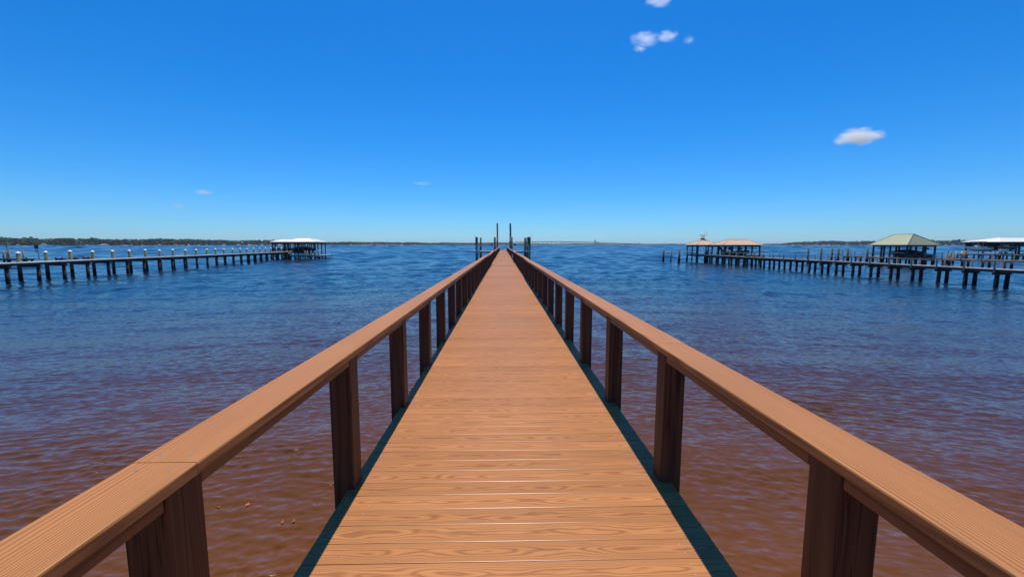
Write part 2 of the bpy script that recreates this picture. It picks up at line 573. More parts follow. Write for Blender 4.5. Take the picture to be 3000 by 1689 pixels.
# ------------------------------------------------------------------ water: one displaced sheet to the horizon
def build_water():
    dense = np.radians(np.linspace(-64, 64, 840))
    rest = np.radians(np.linspace(64, 296, 72)[1:-1])
    ang = np.concatenate([dense, rest])
    ra = np.concatenate([2.8 * np.exp(np.linspace(0, math.log(16 / 2.8), 470)), 16 * np.exp(np.linspace(0, math.log(60 / 16), 190))[1:]])
    rb = 60 * np.exp(np.linspace(0, math.log(9000 / 60), 371))[1:]
    r = np.concatenate([[0.02, 0.9, 1.9], ra, rb, [25000.0]])
    dr = np.gradient(r)
    Rr, A = np.meshgrid(r, ang, indexing='ij')
    X, Y = Rr * np.sin(A), Rr * np.cos(A)
    sp = np.maximum(dr, 0.02)[:, None]
    sp = np.where(np.abs(((A + math.pi) % (2 * math.pi)) - math.pi) > R(64.5), Rr * R(3.3), sp)
    Yw = Y + 0.22 * np.sqrt(X * X + 16.0)              # crests bend round the pier and the bank
    Z = np.zeros_like(X)
    rng = np.random.default_rng(5)

    def low(kx, ky, n, seed):
        g = np.random.default_rng(seed)
        o = np.zeros_like(X)
        for _ in range(n):
            o += np.sin(X * kx * g.normal(1, .5) * g.choice([-1, 1]) + Yw * ky * g.normal(1, .4) + g.uniform(0, 7))
        return o / math.sqrt(n / 2)
    gust = np.clip(0.8 + 0.30 * low(0.22, 0.7, 7, 3), 0.25, 1.6)
    gust2 = np.clip(0.9 + 0.35 * low(0.9, 2.2, 7, 4), 0.2, 1.8)
    groups = [(2.4, 6.5, 16, 0.020, 10), (0.7, 2.4, 26, 0.022, 20), (0.26, 0.7, 40, 0.045, 22), (0.07, 0.26, 90, 0.175, 26)]
    for gi, (l0, l1, n, slope, spread) in enumerate(groups):
        for _ in range(n):
            lam = l0 * (l1 / l0) ** rng.uniform()
            k = 2 * math.pi / lam
            th = R(rng.normal(0, spread))
            a = slope * math.sqrt(2.0 / n) / k
            w = np.clip((lam / sp - 2.2) / 2.5, 0, 1)
            rows = w.max(axis=1) > 0
            if not rows.any():
                continue
            q = slice(0, int(np.nonzero(rows)[0].max()) + 1)
            ph = k * (Yw[q] * math.cos(th) + X[q] * math.sin(th)) + rng.uniform(0, 7)
            s = np.sin(ph)
            s = s + 0.22 * np.cos(2 * ph) * -1.0
            amp = a * w[q]
            if gi >= 2:
                amp = amp * gust[q] * gust2[q]
            elif gi == 1:
                amp = amp * gust[q]
            Z[q] += amp * s
    # out in the open river the same steepness is carried by longer waves
    for _ in range(250):
        lam = 0.5 * 220.0 ** rng.uniform()
        k = 2 * math.pi / lam
        th = R(rng.normal(0, 34))
        ratio = lam / sp
        w = np.clip((ratio - 2.6) / 1.5, 0, 1) * np.clip((6.5 - ratio) / 2.5, 0, 1) * np.clip((Rr - 13) / 32.0, 0, 1)
        w = np.where(np.abs(((A + math.pi) % (2 * math.pi)) - math.pi) > R(64.5), 0, w)
        rows = np.nonzero(w.max(axis=1) > 0)[0]
        if not len(rows):
            continue
        q = slice(int(rows.min()), int(rows.max()) + 1)
        Z[q] += (0.042 / k) * w[q] * np.sin(k * (Yw[q] * math.cos(th) + X[q] * math.sin(th)) + rng.uniform(0, 7)) * (0.55 + 0.45 * gust[q])
    na, nrr = len(ang), len(r)
    co = np.stack([X, Y, Z], -1).reshape(-1, 3).astype(np.float32)
    i = np.arange(nrr - 1)[:, None] * na
    j = np.arange(na)[None, :]
    j2 = (j + 1) % na
    quads = np.stack([i + j, i + na + j, i + na + j2, i + j2], -1).reshape(-1, 4).astype(np.int32)
    quads = quads[:, ::-1].copy()
    me = bpy.data.meshes.new('water')
    me.vertices.add(len(co))
    me.vertices.foreach_set('co', co.ravel())
    me.loops.add(quads.size)
    me.loops.foreach_set('vertex_index', quads.ravel())
    me.polygons.add(len(quads))
    me.polygons.foreach_set('loop_start', np.arange(0, quads.size, 4, dtype=np.int32))
    me.polygons.foreach_set('loop_total', np.full(len(quads), 4, np.int32))
    me.polygons.foreach_set('use_smooth', np.ones(len(quads), bool))
    me.update(calc_edges=True)
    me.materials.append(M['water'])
    if me.polygons[2000].normal.z < 0:
        me.flip_normals()
    o = link('river_water', me)
    tag(o, kind='structure')
    return o


build_water()


# ------------------------------------------------------------------ far shores, woods, bridge
def polar(px, D):
    d = ray(px, 717.0)
    d.z = 0
    d.normalize()
    return Vector((d.x * D, d.y * D, 0))


def interp(tab, x):
    xs = [t[0] for t in tab]
    return [float(np.interp(x, xs, [t[i] for t in tab])) for i in range(1, len(tab[0]))]


def icos():
    t = (1 + 5 ** 0.5) / 2
    v = [(-1, t, 0), (1, t, 0), (-1, -t, 0), (1, -t, 0), (0, -1, t), (0, 1, t), (0, -1, -t), (0, 1, -t), (t, 0, -1), (t, 0, 1), (-t, 0, -1), (-t, 0, 1)]
    f = [(0, 11, 5), (0, 5, 1), (0, 1, 7), (0, 7, 10), (0, 10, 11), (1, 5, 9), (5, 11, 4), (11, 10, 2), (10, 7, 6), (7, 1, 8),
         (3, 9, 4), (3, 4, 2), (3, 2, 6), (3, 6, 8), (3, 8, 9), (4, 9, 5), (2, 4, 11), (6, 2, 10), (8, 6, 7), (9, 8, 1)]
    return np.array(v) / math.sqrt(1 + t * t), np.array(f)


def build_shore(name, tab, wood_name, wood_label, density, seed):
    """tab rows: photo column, distance, tree height"""
    g = np.random.default_rng(seed)
    m = MB()
    xs = np.arange(tab[0][0], tab[-1][0] + 1, 20.0)
    rows = []
    for x in xs:
        D, H = interp(tab, x)
        D += g.normal(0, 4)
        rows.append([polar(x, D) + Vector((0, 0, -0.6)), polar(x, D + 5) + Vector((0, 0, 0.9)),
                     polar(x, D + 40) + Vector((0, 0, 2.2)), polar(x, D + 420) + Vector((0, 0, 3.0)), polar(x, D + 430) + Vector((0, 0, -1))])
    V = [p for r_ in rows for p in r_]
    nf = len(rows[0])
    Fc = [(i * nf + k, (i + 1) * nf + k, (i + 1) * nf + k + 1, i * nf + k + 1) for i in range(len(rows) - 1) for k in range(nf - 1)]
    m.add(V, Fc)
    tag(m.build(name, M['sand']), kind='structure')
    bv, bf = icos()
    Vs, Fs, base = [], [], 0
    x = tab[0][0]
    while x < tab[-1][0]:
        D, H = interp(tab, x)
        x += density * 0.6 * g.uniform(0.4, 1.6) * 1500.0 / D
        # a crown is a handful of leaf clumps over a short depth of wood
        top = 1.02 * H * float(np.clip(1 + 0.07 * math.sin(x * 0.021 + seed) + 0.06 * math.sin(x * 0.067 + 2) + g.normal(0, 0.07), 0.6, 1.3))
        c0 = np.array(polar(x, D + 22 + g.uniform(0, 55)))
        for k in range(7):
            rad = g.uniform(0.16, 0.30) * H * (0.75 if k > 3 else 1.0)
            c = c0 + np.array([g.normal(0, 0.26 * H), g.normal(0, 0.26 * H), 0])
            c[2] = 2.0 + (top - rad) * (g.uniform(0.15, 1.0) if k else 1.0)
            jit = 1 + g.normal(0, 0.22, (12, 1))
            Vs.append(bv * jit * rad * np.array([1, 1, 0.85]) + c)
            Fs.append(bf + base)
            base += 12
    me = bpy.data.meshes.new(wood_name)
    me.from_pydata(np.concatenate(Vs).tolist(), [], np.concatenate(Fs).tolist())
    me.materials.append(M['foliage'])
    o = link(wood_name, me)
    tag(o, wood_label, 'trees', kind='stuff')


LEFT_SHORE = [(-700, 1050, 17), (0, 1350, 17.5), (250, 1400, 15.5), (480, 1480, 17.5), (800, 1650, 17), (950, 1850, 16), (1120, 2200, 15),
              (1300, 2600, 17), (1390, 2800, 15), (1500, 3500, 15), (1650, 4200, 14), (1850, 4700, 13), (2050, 4700, 14), (2340, 4700, 13), (2600, 4900, 12)]
RIGHT_SHORE = [(2262, 2500, 5), (2300, 2420, 12), (2400, 2250, 17), (2560, 2050, 17), (2800, 1850, 16), (3100, 1600, 16), (3700, 1150, 15)]
build_shore('far_shore', LEFT_SHORE, 'shoreline_wood', 'long dark green wood lining the far river bank', 4.4, 3)
build_shore('headland', RIGHT_SHORE, 'shoreline_wood', 'dark green wooded headland behind the right-hand boathouses', 4.4, 8)


def shore_house(px, D, w, h, white, label, group, long=1.0):
    p = polar(px, D + 12)
    o = empty('waterfront_house', (p.x, p.y, 1.2), math.atan2(-p.x, p.y) + random.uniform(-.25, .25))
    d = w * 0.7
    MB().box(-w / 2, w / 2, -d / 2, d / 2, -0.5, h).build('wall', M['white'] if white else M['concrete'], o)
    e = 0.6
    z0, z1 = h, h + d * 0.32
    v = [(-w / 2 - e, -d / 2 - e, z0), (w / 2 + e, -d / 2 - e, z0), (w / 2 + e, d / 2 + e, z0), (-w / 2 - e, d / 2 + e, z0), (-w / 2 + d * .4, 0, z1), (w / 2 - d * .4, 0, z1)]
    MB().add(v, [(0, 1, 5, 4), (1, 2, 5), (2, 3, 4, 5), (3, 0, 4), (3, 2, 1, 0)]).build('roof', M['roof_grey'], o)
    for k in (-0.28, 0.0, 0.28):
        MB().box(k * w - 0.7, k * w + 0.7, -d / 2 - 0.06, -d / 2 + 0.05, h * 0.3, h * 0.75).build('window', M['glass'], o)
    tag(o, label, 'house', group)


ORD = ['first', 'second', 'third', 'fourth', 'fifth', 'sixth', 'seventh', 'eighth', 'ninth', 'tenth', 'eleventh', 'twelfth', 'thirteenth',
       'fourteenth', 'fifteenth', 'sixteenth', 'seventeenth', 'eighteenth']
for hk, (px, w, wh) in enumerate(((52, 9, 1), (128, 20, 1), (252, 8, 1), (305, 24, 0), (385, 7, 1), (416, 8, 1), (467, 12, 1), (512, 12, 1), (531, 10, 1), (582, 9, 1),
                  (606, 9, 1), (656, 20, 1), (699, 16, 1), (738, 12, 1), (768, 14, 1), (792, 10, 1), (1085, 14, 1), (1190, 14, 1))):
    D = interp(LEFT_SHORE, px)[0]
    shore_house(px, D - 6, w * random.uniform(.5, .8), random.uniform(1.6, 2.8), wh, '%s from the left of the tiny pale houses along the far left bank' % ORD[hk],
                'houses along the far left bank')
for hk, px in enumerate((2322, 2393, 2428, 2481, 2523, 2545, 2792)):
    D = interp(RIGHT_SHORE, px)[0]
    shore_house(px, D - 6, random.uniform(7, 12), random.uniform(2, 3), random.random() < .7, '%s from the left of the tiny pale houses below the right headland' % ORD[hk],
                'houses along the right headland')
for hk, (px, w) in enumerate(((1905, 40), (1950, 60), (1990, 40), (2035, 55))):
    shore_house(px, 4640, w, 6, 1, '%s from the left of the low white buildings on the horizon right of the bridge' % ORD[hk], 'white buildings on the far horizon')

# sea walls: pale strips at the water's edge
for nm, a, bb, tab, lab in (('seawall', 930, 1330, LEFT_SHORE, 'pale seawall at the foot of the far trees right of the white boathouse'),
                            ('seawall', 2270, 3400, RIGHT_SHORE, 'pale seawall along the foot of the right headland')):
    m = MB()
    V, Fc = [], []
    xs = np.arange(a, bb + 1, 12.0)
    for i, x in enumerate(xs):
        D = interp(tab, x)[0] - 9
        for dd, z in ((0, -0.4), (0, 1.7), (1.2, 1.7), (1.2, -0.4)):
            V.append(polar(x, D + dd) + Vector((0, 0, z)))
    for i in range(len(xs) - 1):
        for k in range(3):
            Fc.append((i * 4 + k, i * 4 + 4 + k, i * 4 + 5 + k, i * 4 + 1 + k))
    m.add(V, Fc)
    tag(m.build(nm, M['concrete']), lab, 'seawall')

# the long bridge
BR = [(1300, 714.6, 2560), (1340, 713.8, 2560), (1395, 711.6, 2600), (1460, 710.2, 2700), (1530, 708.6, 2760), (1600, 707.4, 2820), (1645, 707.3, 2870),
      (1700, 708.3, 2960), (1760, 710.3, 3100), (1820, 712.4, 3260), (1880, 714.2, 3420), (1960, 715.2, 3640)]
bridge = empty('river_bridge', polar(1600, 2800))
tag(bridge, 'long pale concrete bridge arching low across the far river', 'bridge')
bo = bridge.location


def br_pt(x):
    y, D = interp(BR, x)
    p = polar(x, D)
    dd = ray(x, y)
    p.z = CAM_Z + dd.z / math.hypot(dd.x, dd.y) * D
    return p - bo


bx = np.arange(1300, 1961, 6.0)
pts = [br_pt(x) for x in bx]
md, mp_ = MB(), MB()
for p, q in zip(pts[:-1], pts[1:]):
    md.bar(p - Vector((0, 0, 1.3)), q - Vector((0, 0, 1.3)), 13.0, 3.0)
    mp_.bar(p + Vector((0, -6.3, 0.45)), q + Vector((0, -6.3, 0.45)), 0.5, 1.2)
md.build('deck', M['bridge'], bridge)
mp_.build('parapet', M['white'], bridge)
x = 1304.0
while x < 1940:
    p = br_pt(x)
    m = MB()
    m.box(p.x - 1.6, p.x + 1.6, p.y - 6, p.y + 6, p.z - 4.3, p.z - 2.85)
    for s in (-4, 4):
        m.box(p.x - 1.5, p.x + 1.5, p.y + s - 1, p.y + s + 1, -2.0, p.z - 4.32)
    m.box(p.x - 2.2, p.x + 2.2, p.y - 6.5, p.y + 6.5, -2.0, 1.6)
    m.build('bridge_pier', M['bridge'], bridge)
    x += 4.6 if x < 1540 else (13.0 if 1570 < x < 1630 else 8.5)
# towers on the horizon behind it
for px, h, w, lab in ((1743, 62, 16, 'tall grey tower standing on the horizon behind the bridge'), (1751, 40, 22, 'squat grey block beside the tall horizon tower'),
                      (1873, 30, 10, 'slim grey tower on the horizon past the right end of the bridge')):
    p = polar(px, 5400)
    o = empty('distant_tower', (p.x, p.y, 0))
    MB().box(-w / 2, w / 2, -w / 2, w / 2, 0, h).build('shaft', M['tower'], o)
    MB().box(-w / 4, w / 4, -w / 4, w / 4, h + 0.01, h + 5).build('roof_housing', M['concrete'], o)
    for k in range(5):
        MB().box(-w * .42, w * .42, -w / 2 - .3, -w / 2 + .1, h * (.18 + .16 * k), h * (.26 + .16 * k)).build('window_band', M['glass'], o)
    tag(o, lab, 'tower')


# ------------------------------------------------------------------ our pier
DECK_Z = CAM_Z - 1.62
CAP_Z = CAM_Z - 0.664
XL, XR = -1.035, 1.152             # deck edges
PIER_END = 128.0
PITCH_B = 0.1435                   # plank pitch
pier = empty('boardwalk_pier', (0.058, 0, 0))
tag(pier, 'long brown composite boardwalk with low rails running straight out over the water', 'pier')
PX = pier.location.x


def wob_z(y):
    a = max(0.0, min(1.0, (y - 12) / 25.0))
    return a * (0.022 * math.sin(y * 0.31 + 0.6) + 0.018 * math.sin(y * 0.53 + 2.0) + 0.012 * math.sin(y * 0.97))


def wob_x(y):
    a = max(0.0, min(1.0, (y - 10) / 25.0))
    return a * (0.02 * math.sin(y * 0.23 + 1.0) + 0.012 * math.sin(y * 0.61))


def plank_mesh(name, width):
    """board along X with rounded upper edges, centred on its own origin, top at z = 0"""
    hw, t, r_ = (PITCH_B - 0.002) / 2, 0.026, 0.005
    arc = [(-hw, -0.0036), (-hw + 0.0006, -0.0018), (-hw + 0.0016, -0.0006), (-hw + 0.0036, 0.0)]
    prof = [(-hw, -t)] + arc + [(hw - 0.002, 0), (hw - .0005, -.0006), (hw, -.002), (hw, -t)]
    V = [(sx * width / 2, y, z) for sx in (-1, 1) for y, z in prof]
    n = len(prof)
    Fc = [(k, (k + 1) % n, n + (k + 1) % n, n + k) for k in range(n)] + [tuple(range(n))[::-1], tuple(range(n, 2 * n))]
    return V, [tuple(reversed(f)) for f in Fc]


WD = XR - XL
V, Fc = plank_mesh('plank', WD)
planks_me = []
mb = MB()
mb.add(V, Fc)
mb.m = [1 if k == 3 else 0 for k in range(len(Fc))]
pm = mb.mesh('plank', [M['plank'], M['plank_edge']])
far = MB()
screw_me = MB().cyl((0, 0, -0.003), (0, 0, 0.0008), 0.0042, n=8).mesh('screw', M['screw'])
y = -3.0
i = 0
n_near = 0
while y < PIER_END:
    dx = wob_x(y) + random.gauss(0, 0.0015)
    dz = wob_z(y) + random.gauss(0, 0.0007)
    tilt = random.gauss(0, 0.0012)
    if n_near < 300:
        o = link('plank', pm, pier, (dx, y, DECK_Z + dz))
        o.rotation_euler = (random.gauss(0, 0.004), 0, tilt)
        n_near += 1
        if -0.5 < y < 6.5:
            for sx_ in (-1, 1):
                for sy_ in (-0.03, 0.03):
                    link('screw', screw_me, o, (sx_ * (WD / 2 - 0.19) + random.gauss(0, .004), sy_ + random.gauss(0, .003), 0))
    else:
        far.add([(vx + dx, vy + y, vz + DECK_Z + dz) for vx, vy, vz in V], Fc)
    y += PITCH_B
far.m = mb.m * (len(far.f) // len(Fc))
tag(far.build('distant_planks', [M['plank_far'], M['plank_edge']], pier), kind='stuff')

# posts, rail boards, caps on both sides
POST = 0.14
SP = 1.42


def post_mesh():
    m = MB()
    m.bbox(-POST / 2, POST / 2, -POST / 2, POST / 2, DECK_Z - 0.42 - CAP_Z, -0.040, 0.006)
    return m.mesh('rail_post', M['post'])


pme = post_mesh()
CAPW, CAPT = 0.20, 0.038
for side, xin, ynear in ((-1, -0.986 - PX, 2.58 - 2 * SP), (1, 1.0775 - PX, 2.65 - 2 * SP)):
    xc = xin + side * POST / 2
    capx = (xin - side * 0.043) + side * CAPW / 2
    ys = []
    yy = ynear + POST / 2 - 2 * SP
    while yy < PIER_END - 0.1:
        ys.append(yy + random.gauss(0, 0.012))
        yy += SP
    for k, yc in enumerate(ys):
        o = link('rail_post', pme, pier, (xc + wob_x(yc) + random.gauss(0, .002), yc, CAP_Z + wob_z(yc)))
        o.rotation_euler = (random.gauss(0, .003), random.gauss(0, .003), random.gauss(0, .006))
    # rail boards between posts, set back 4 mm from the post face
    for ya, yb in zip(ys[:-1], ys[1:]):
        L_ = yb - ya - POST - 0.006
        x0 = side * 0.0
        m = MB()
        za, zb = wob_z(ya), wob_z(yb)
        m.bbox(-0.019, 0.019, -L_ / 2, L_ / 2, -0.036, 0.036, 0.004)
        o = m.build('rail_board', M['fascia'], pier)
        ym = (ya + yb) / 2
        o.location = (xin + side * 0.024 + wob_x(ym), ym, CAP_Z - CAPT - 0.039 + (za + zb) / 2)
        o.rotation_euler = (math.atan2(zb - za, yb - ya), 0, 0)
    # cap boards: each runs over three bays and butts over a post
    joints = [ys[0] - 0.3] + [ys[k] for k in range(3 if side < 0 else 4, len(ys) - 1, 3)] + [ys[-1] + 0.12]
    for ja, jb in zip(joints[:-1], joints[1:]):
        m = MB()
        n = max(2, int((jb - ja) / SP + .5))
        prev = None
        ym = (ja + jb) / 2
        hw, r_ = CAPW / 2, 0.007
        prof = [(-hw + r_, 0), (-hw + r_ * .3, -r_ * .3), (-hw, -r_), (-hw, -CAPT), (hw, -CAPT), (hw, -r_), (hw - r_ * .3, -r_ * .3), (hw - r_, 0)]
        Vc, Fq = [], []
        for q in range(n + 1):
            yq = ja + 0.0015 + (jb - ja - 0.003) * q / n
            for px_, pz in prof:
                Vc.append((px_ + wob_x(yq) - wob_x(ym), yq - ym, pz + wob_z(yq)))
        kf = len(prof)
        for q in range(n):
            for a in range(kf):
                Fq.append((q * kf + a, q * kf + (a + 1) % kf, (q + 1) * kf + (a + 1) % kf, (q + 1) * kf + a))
        Fq.append(tuple(range(kf))[::-1])
        Fq.append(tuple(n * kf + a for a in range(kf)))
        m.add(Vc, [f[::-1] for f in Fq])
        o = m.build('rail_cap', M['cap'], pier)
        o.location = (capx + wob_x(ym) + random.gauss(0, 0.0015), ym, CAP_Z)
        if jb < 14:
            for yj, s in ((jb, -1), (ja, 1)):
                for sxx in (-0.045, 0.05):
                    MB().cyl((sxx, yj - ym + s * 0.045, -0.002), (sxx, yj - ym + s * 0.045, 0.0008), 0.0045, n=8).build('screw', M['screw'], o)

# framing under the deck
for xs_ in (XL + 0.05 - PX, -0.38, 0.38, XR - 0.05 - PX):
    y0 = -3.0
    while y0 < PIER_END - 0.1:
        y1 = min(y0 + 4.26, PIER_END - 0.1)
        MB().box(xs_ - 0.024, xs_ + 0.024, y0 + 0.002, y1 - 0.002, DECK_Z - 0.262, DECK_Z - 0.066 + 0.008).build('joist', M['under'], pier)
        y0 = y1
plme = MB().cyl((0, 0, -1.5), (0, 0, DECK_Z - 0.47), 0.13, 0.12, 12).mesh('piling', M['pile_green'], True)
yy = 0.9
while yy < PIER_END:
    for s in (-0.8, 0.8):
        link('piling', plme, pier, (s, yy, 0))
    MB().box(-1.0, 1.0, yy - 0.045, yy + 0.045, DECK_Z - 0.467, DECK_Z - 0.265).build('cross_beam', M['under'], pier)
    yy += SP * 2
# end board
MB().box(XL - PX, XR - PX, PIER_END + 0.01, PIER_END + 0.05, DECK_Z - 0.2, DECK_Z - 0.01 + wob_z(PIER_END)).build('end_board', M['fascia'], pier)

# white electric box on a post
ob = empty('electric_box', (1.05, 45.2, DECK_Z + 0.40))
tag(ob, 'small white electric box mounted low on the inside of the right rail', 'electric box')
MB().bbox(-0.07, 0.02, -0.07, 0.07, -0.16, 0.14, 0.01).build('housing', M['white'], ob)
MB().cyl((0.0, 0, -0.4), (0.0, 0, -0.16), 0.015, n=8).build('conduit', M['aluminium'], ob)
MB().bbox(-0.085, -0.069, -0.05, 0.05, -0.1, 0.1, 0.004).build('cover', M['white'], ob)


# ------------------------------------------------------------------ lifts at the outer end of our pier
def pile(name, x, y, z1, r, mat, parent=None, z0=-1.5, lean=(0, 0), n=10):
    m = MB()
    m.cyl((0, 0, z0), (lean[0], lean[1], z1), r * 1.06, r * 0.92, n)
    o = m.build(name, M[mat], parent, True)
    for p in o.data.polygons:
        if len(p.vertices) > 4:
            p.use_smooth = False
    o.location = (x, y, 0)
    return o


def boat_lift(sgn, label):
    Y0 = 95.0
    o = empty('boat_lift', (sgn * 4.0, Y0, 0))
    tag(o, label, 'boat lift', 'boat lifts at the pier end')
    xi, xo = (1.90 if sgn < 0 else 1.98), 5.75
    rel = lambda x: sgn * x - sgn * 4.0
    # heavy outer corner: round pile plus guide planks
    outer = ((-1.5, 5.97, 5.0, 0.29), (4.5, 5.38, 5.05, 0.24)) if sgn < 0 else ((-1.5, 5.80, 5.0, 0.40), (-1.25, 5.02, 4.9, 0.27), (4.5, 5.5, 4.95, 0.24))
    for dy, ax_, top, r_ in outer:
        pile('pile', rel(ax_), dy, top, r_, 'pile_green', o)
    for dy, top in ((-1.4, 5.05), (4.6, 4.9)):
        pile('pile', rel(xi), dy, top, 0.23, 'pile_green', o)
    # slanted cover boards on the outer corner
    x0, x1 = rel(xo - 0.45 if sgn > 0 else xo - 0.05), rel(xo + 0.75 if sgn > 0 else xo + 0.7)
    MB().bar((x0, -1.85, 4.92), (x1, -1.85, 5.22), 0.5, 0.07).build('cover_board', M['dark_wood'], o)
    MB().box(min(rel(xo - .05), rel(xo + .5)), max(rel(xo - .05), rel(xo + .5)), -1.82, -1.76, 2.2, 4.95).build('guide_board', M['pile_green'], o)
    # lifting beams between inner and outer piles
    for dy, z in ((-1.5, 3.22), (4.5, 3.3)):
        MB().bar((rel(xi), dy - .3, z), (rel(xo), dy - .3, z), 0.14, 0.34).build('lifting_beam', M['white'], o)
        for fx in (xi + 0.7, xo - 0.6):
            MB().bbox(rel(fx) - .17, rel(fx) + .17, dy - .6, dy - .37, z - 0.02, z + .3, .03).build('motor', M['steel_dark'], o)
    for dy in (-1.5, 4.5):
        for fx in (xi + .3, xo - .3):
            MB().cyl((rel(fx), dy - .3, 1.85), (rel(fx), dy - .3, 3.1), 0.015, n=6).build('cable', M['steel_dark'], o)
    # cradle and catwalk boards
    for k in range(15):
        a = xi - 0.3 + (xo + 1.2 - xi) * k / 15
        b_ = a + (xo + 1.2 - xi) / 15 - 0.05
        MB().box(min(rel(a), rel(b_)), max(rel(a), rel(b_)), -2.5, 1.2, 1.76 + 0.03 * (k % 2), 1.93 + 0.03 * (k % 3)).build('catwalk_board', M['white'], o)
    MB().bar((rel(xi - .2), -2.2, 1.72), (rel(xo + 1.2), -2.2, 1.72), 0.4, 0.13).build('catwalk_beam', M['grey_wood'], o)
    for dy in (0.0, 3.2):
        MB().bar((rel(xi + .2), dy, 1.6), (rel(xo - .3), dy, 1.6), 0.15, 0.2).build('cradle_beam', M['aluminium'], o)
    # ladder
    lx = rel(xo + (0.2 if sgn > 0 else -.12))
    lad = empty('ladder', (lx, -2.62, 0))
    lad.parent = o
    for s in (-.32, .32):
        MB().box(s - .03, s + .03, -.03, .03, 0.2, 3.4).build('ladder_rail', M['aluminium'], lad)
    for k in range(8):
        MB().box(-.33, .33, -.045, -.032, .45 + k * .38, .56 + k * .38).build('rung', M['white'], lad)
    return o


boat_lift(-1, 'timber boat lift with greenish piles left of the pier end')
boat_lift(1, 'timber boat lift with a wide plank-clad corner right of the pier end')
for x, z1, r_, lab in ((-1.32, 8.3, 0.19, 'tall bare timber pole rising just left of the pier end'), (1.70, 8.25, 0.23, 'tall bare timber pole rising just right of the pier end')):
    o = empty('timber_pole', (x, 96.0, 0))
    tag(o, lab, 'pole')
    m = MB()
    zs = [-1.5, 1.5, 3, 4.5, 6, z1]
    rr = [1.12, 1.1, .95, 1.02, .9, .96]
    for k in range(5):
        m.cyl((0.02 * math.sin(k * 2.1), 0, zs[k]), (0.02 * math.sin(k * 2.1 + 2.1), 0, zs[k + 1]), r_ * rr[k], r_ * rr[k + 1], 10, cap=(k in (0, 4)))
    m.build('shaft', M['pile_green'], o, True)
    MB().box(-.34, .34, -r_ - .06, -r_ - .005, 4.72, 4.84).build('cross_cleat', M['steel_dark'], o)
    MB().bbox(-.2, .06, -r_ - .14, -r_ - .065, 4.3, 5.1, .02).build('conduit_box', M['white'], o)


# ------------------------------------------------------------------ neighbouring piers
def side_pier(name, label, p0, p1, width, zdeck, bent, deck_mat, pile_mat_, beam_over, capped=None, posts=None, thick=0.26, pile_r=0.15, far_pile=True, near_side=1, rope=False):
    p0, p1 = Vector(p0), Vector(p1)
    ax = (p1 - p0)
    Ln = ax.length
    rz = math.atan2(-ax.x, ax.y)
    o = empty(name, (p0.x, p0.y, 0), rz)
    tag(o, label, 'pier')
    m = MB()
    y = 0.0
    while y < Ln:
        m.box(-width / 2, width / 2, y, min(y + 0.137, Ln), zdeck - 0.07 + random.gauss(0, .003), zdeck + random.gauss(0, .004))
        y += 0.145
    tag(m.build('decking', M[deck_mat], o), kind='stuff')
    for s in (-1, 1):
        xx = s * (width / 2 - 0.06)
        MB().box(xx - .025, xx + .025, 0, Ln, zdeck - thick, zdeck - 0.083).build('stringer', M['dark_wood'], o)
    n = int(Ln / bent)
    tops = {-1: [], 1: []}
    for k in range(n + 1):
        y = 0.3 + k * bent + random.gauss(0, .05)
        if y > Ln - 0.1:
            break
        MB().box(-width / 2 - beam_over, width / 2 + beam_over, y - .07, y + .07, zdeck - thick - 0.2, zdeck - thick - 0.003).build('cross_beam', M['dark_wood'], o)
        for s in (-1, 1):
            tall = capped is not None and s == capped[0]
            lean = (random.gauss(0, .03), random.gauss(0, .03))
            if tall:
                xp = s * (width / 2 + pile_r + 0.02)
                z1 = capped[1] + random.gauss(0, .03)
                q = pile('piling', xp, y, z1, pile_r, capped[2], o, lean=lean)
                MB().cyl((0, 0, 0), (0, 0, .05), pile_r * 1.18, pile_r * 1.18, 10).cyl((0, 0, .051), (0, 0, .19), pile_r * 1.18, 0.03, 10).build(
                    'pile_cap', M['white'], q, loc=(lean[0], lean[1], z1 - .03))
            else:
                pile('piling', s * (width / 2 - pile_r * 1.2), y, zdeck - thick - 0.205, pile_r, pile_mat_, o, lean=lean)
            if posts:
                xp = s * (width / 2 + 0.055)
                z1 = zdeck + posts[0] + random.gauss(0, .02)
                off = posts[2] * (0 if s == near_side else 1)
                MB().bbox(xp - .05, xp + .05, y + off - .05, y + off + .05, zdeck - posts[1], z1, .006).build('handrail_post', M['grey_wood'], o)
                tops[s].append(Vector((xp, y + off, z1 - .06)))
    if rope:
        for s in (-1, 1):
            for a, b_ in zip(tops[s][:-1], tops[s][1:]):
                m = MB()
                mid = (a + b_) / 2 - Vector((0, 0, .05))
                m.cyl(a, mid, .011, n=5).cyl(mid, b_, .011, n=5)
                m.build('rope', M['rope'], o)
    return o


# left pier: white-capped tall piles on its far side
lp0, lp1 = (-42.3, 28.0), (-50.3, 97.0)
side_pier('neighbour_pier', 'long dark pier on the left with a row of white-capped piles', lp0, lp1, 1.45, 1.74, 2.62, 'pale_deck', 'pile_dark', 0.12,
          capped=(-1, 2.56, 'pile_green'), pile_r=0.155)
# right pier: low grey handrail posts on both sides
side_pier('neighbour_pier', 'long tan-decked pier on the right with square grey handrail posts', (39.0, 22.0), (39.0, 78.5), 1.15, 1.42, 2.2, 'tan_deck', 'pile_dark', 0.14,
          posts=(0.66, 0.30, 0.5), thick=0.24, pile_r=0.15, near_side=-1, rope=True)
# second pier further right
side_pier('neighbour_pier', 'weathered grey pier behind the right pier leading to the sage-roofed boathouse', (71.5, 40.0), (69.6, 83.5), 1.5, 1.17, 2.6, 'tan_deck', 'pile_grey', 0.1,
          posts=(0.85, 0.2, 0.0), thick=0.2, pile_r=0.16)
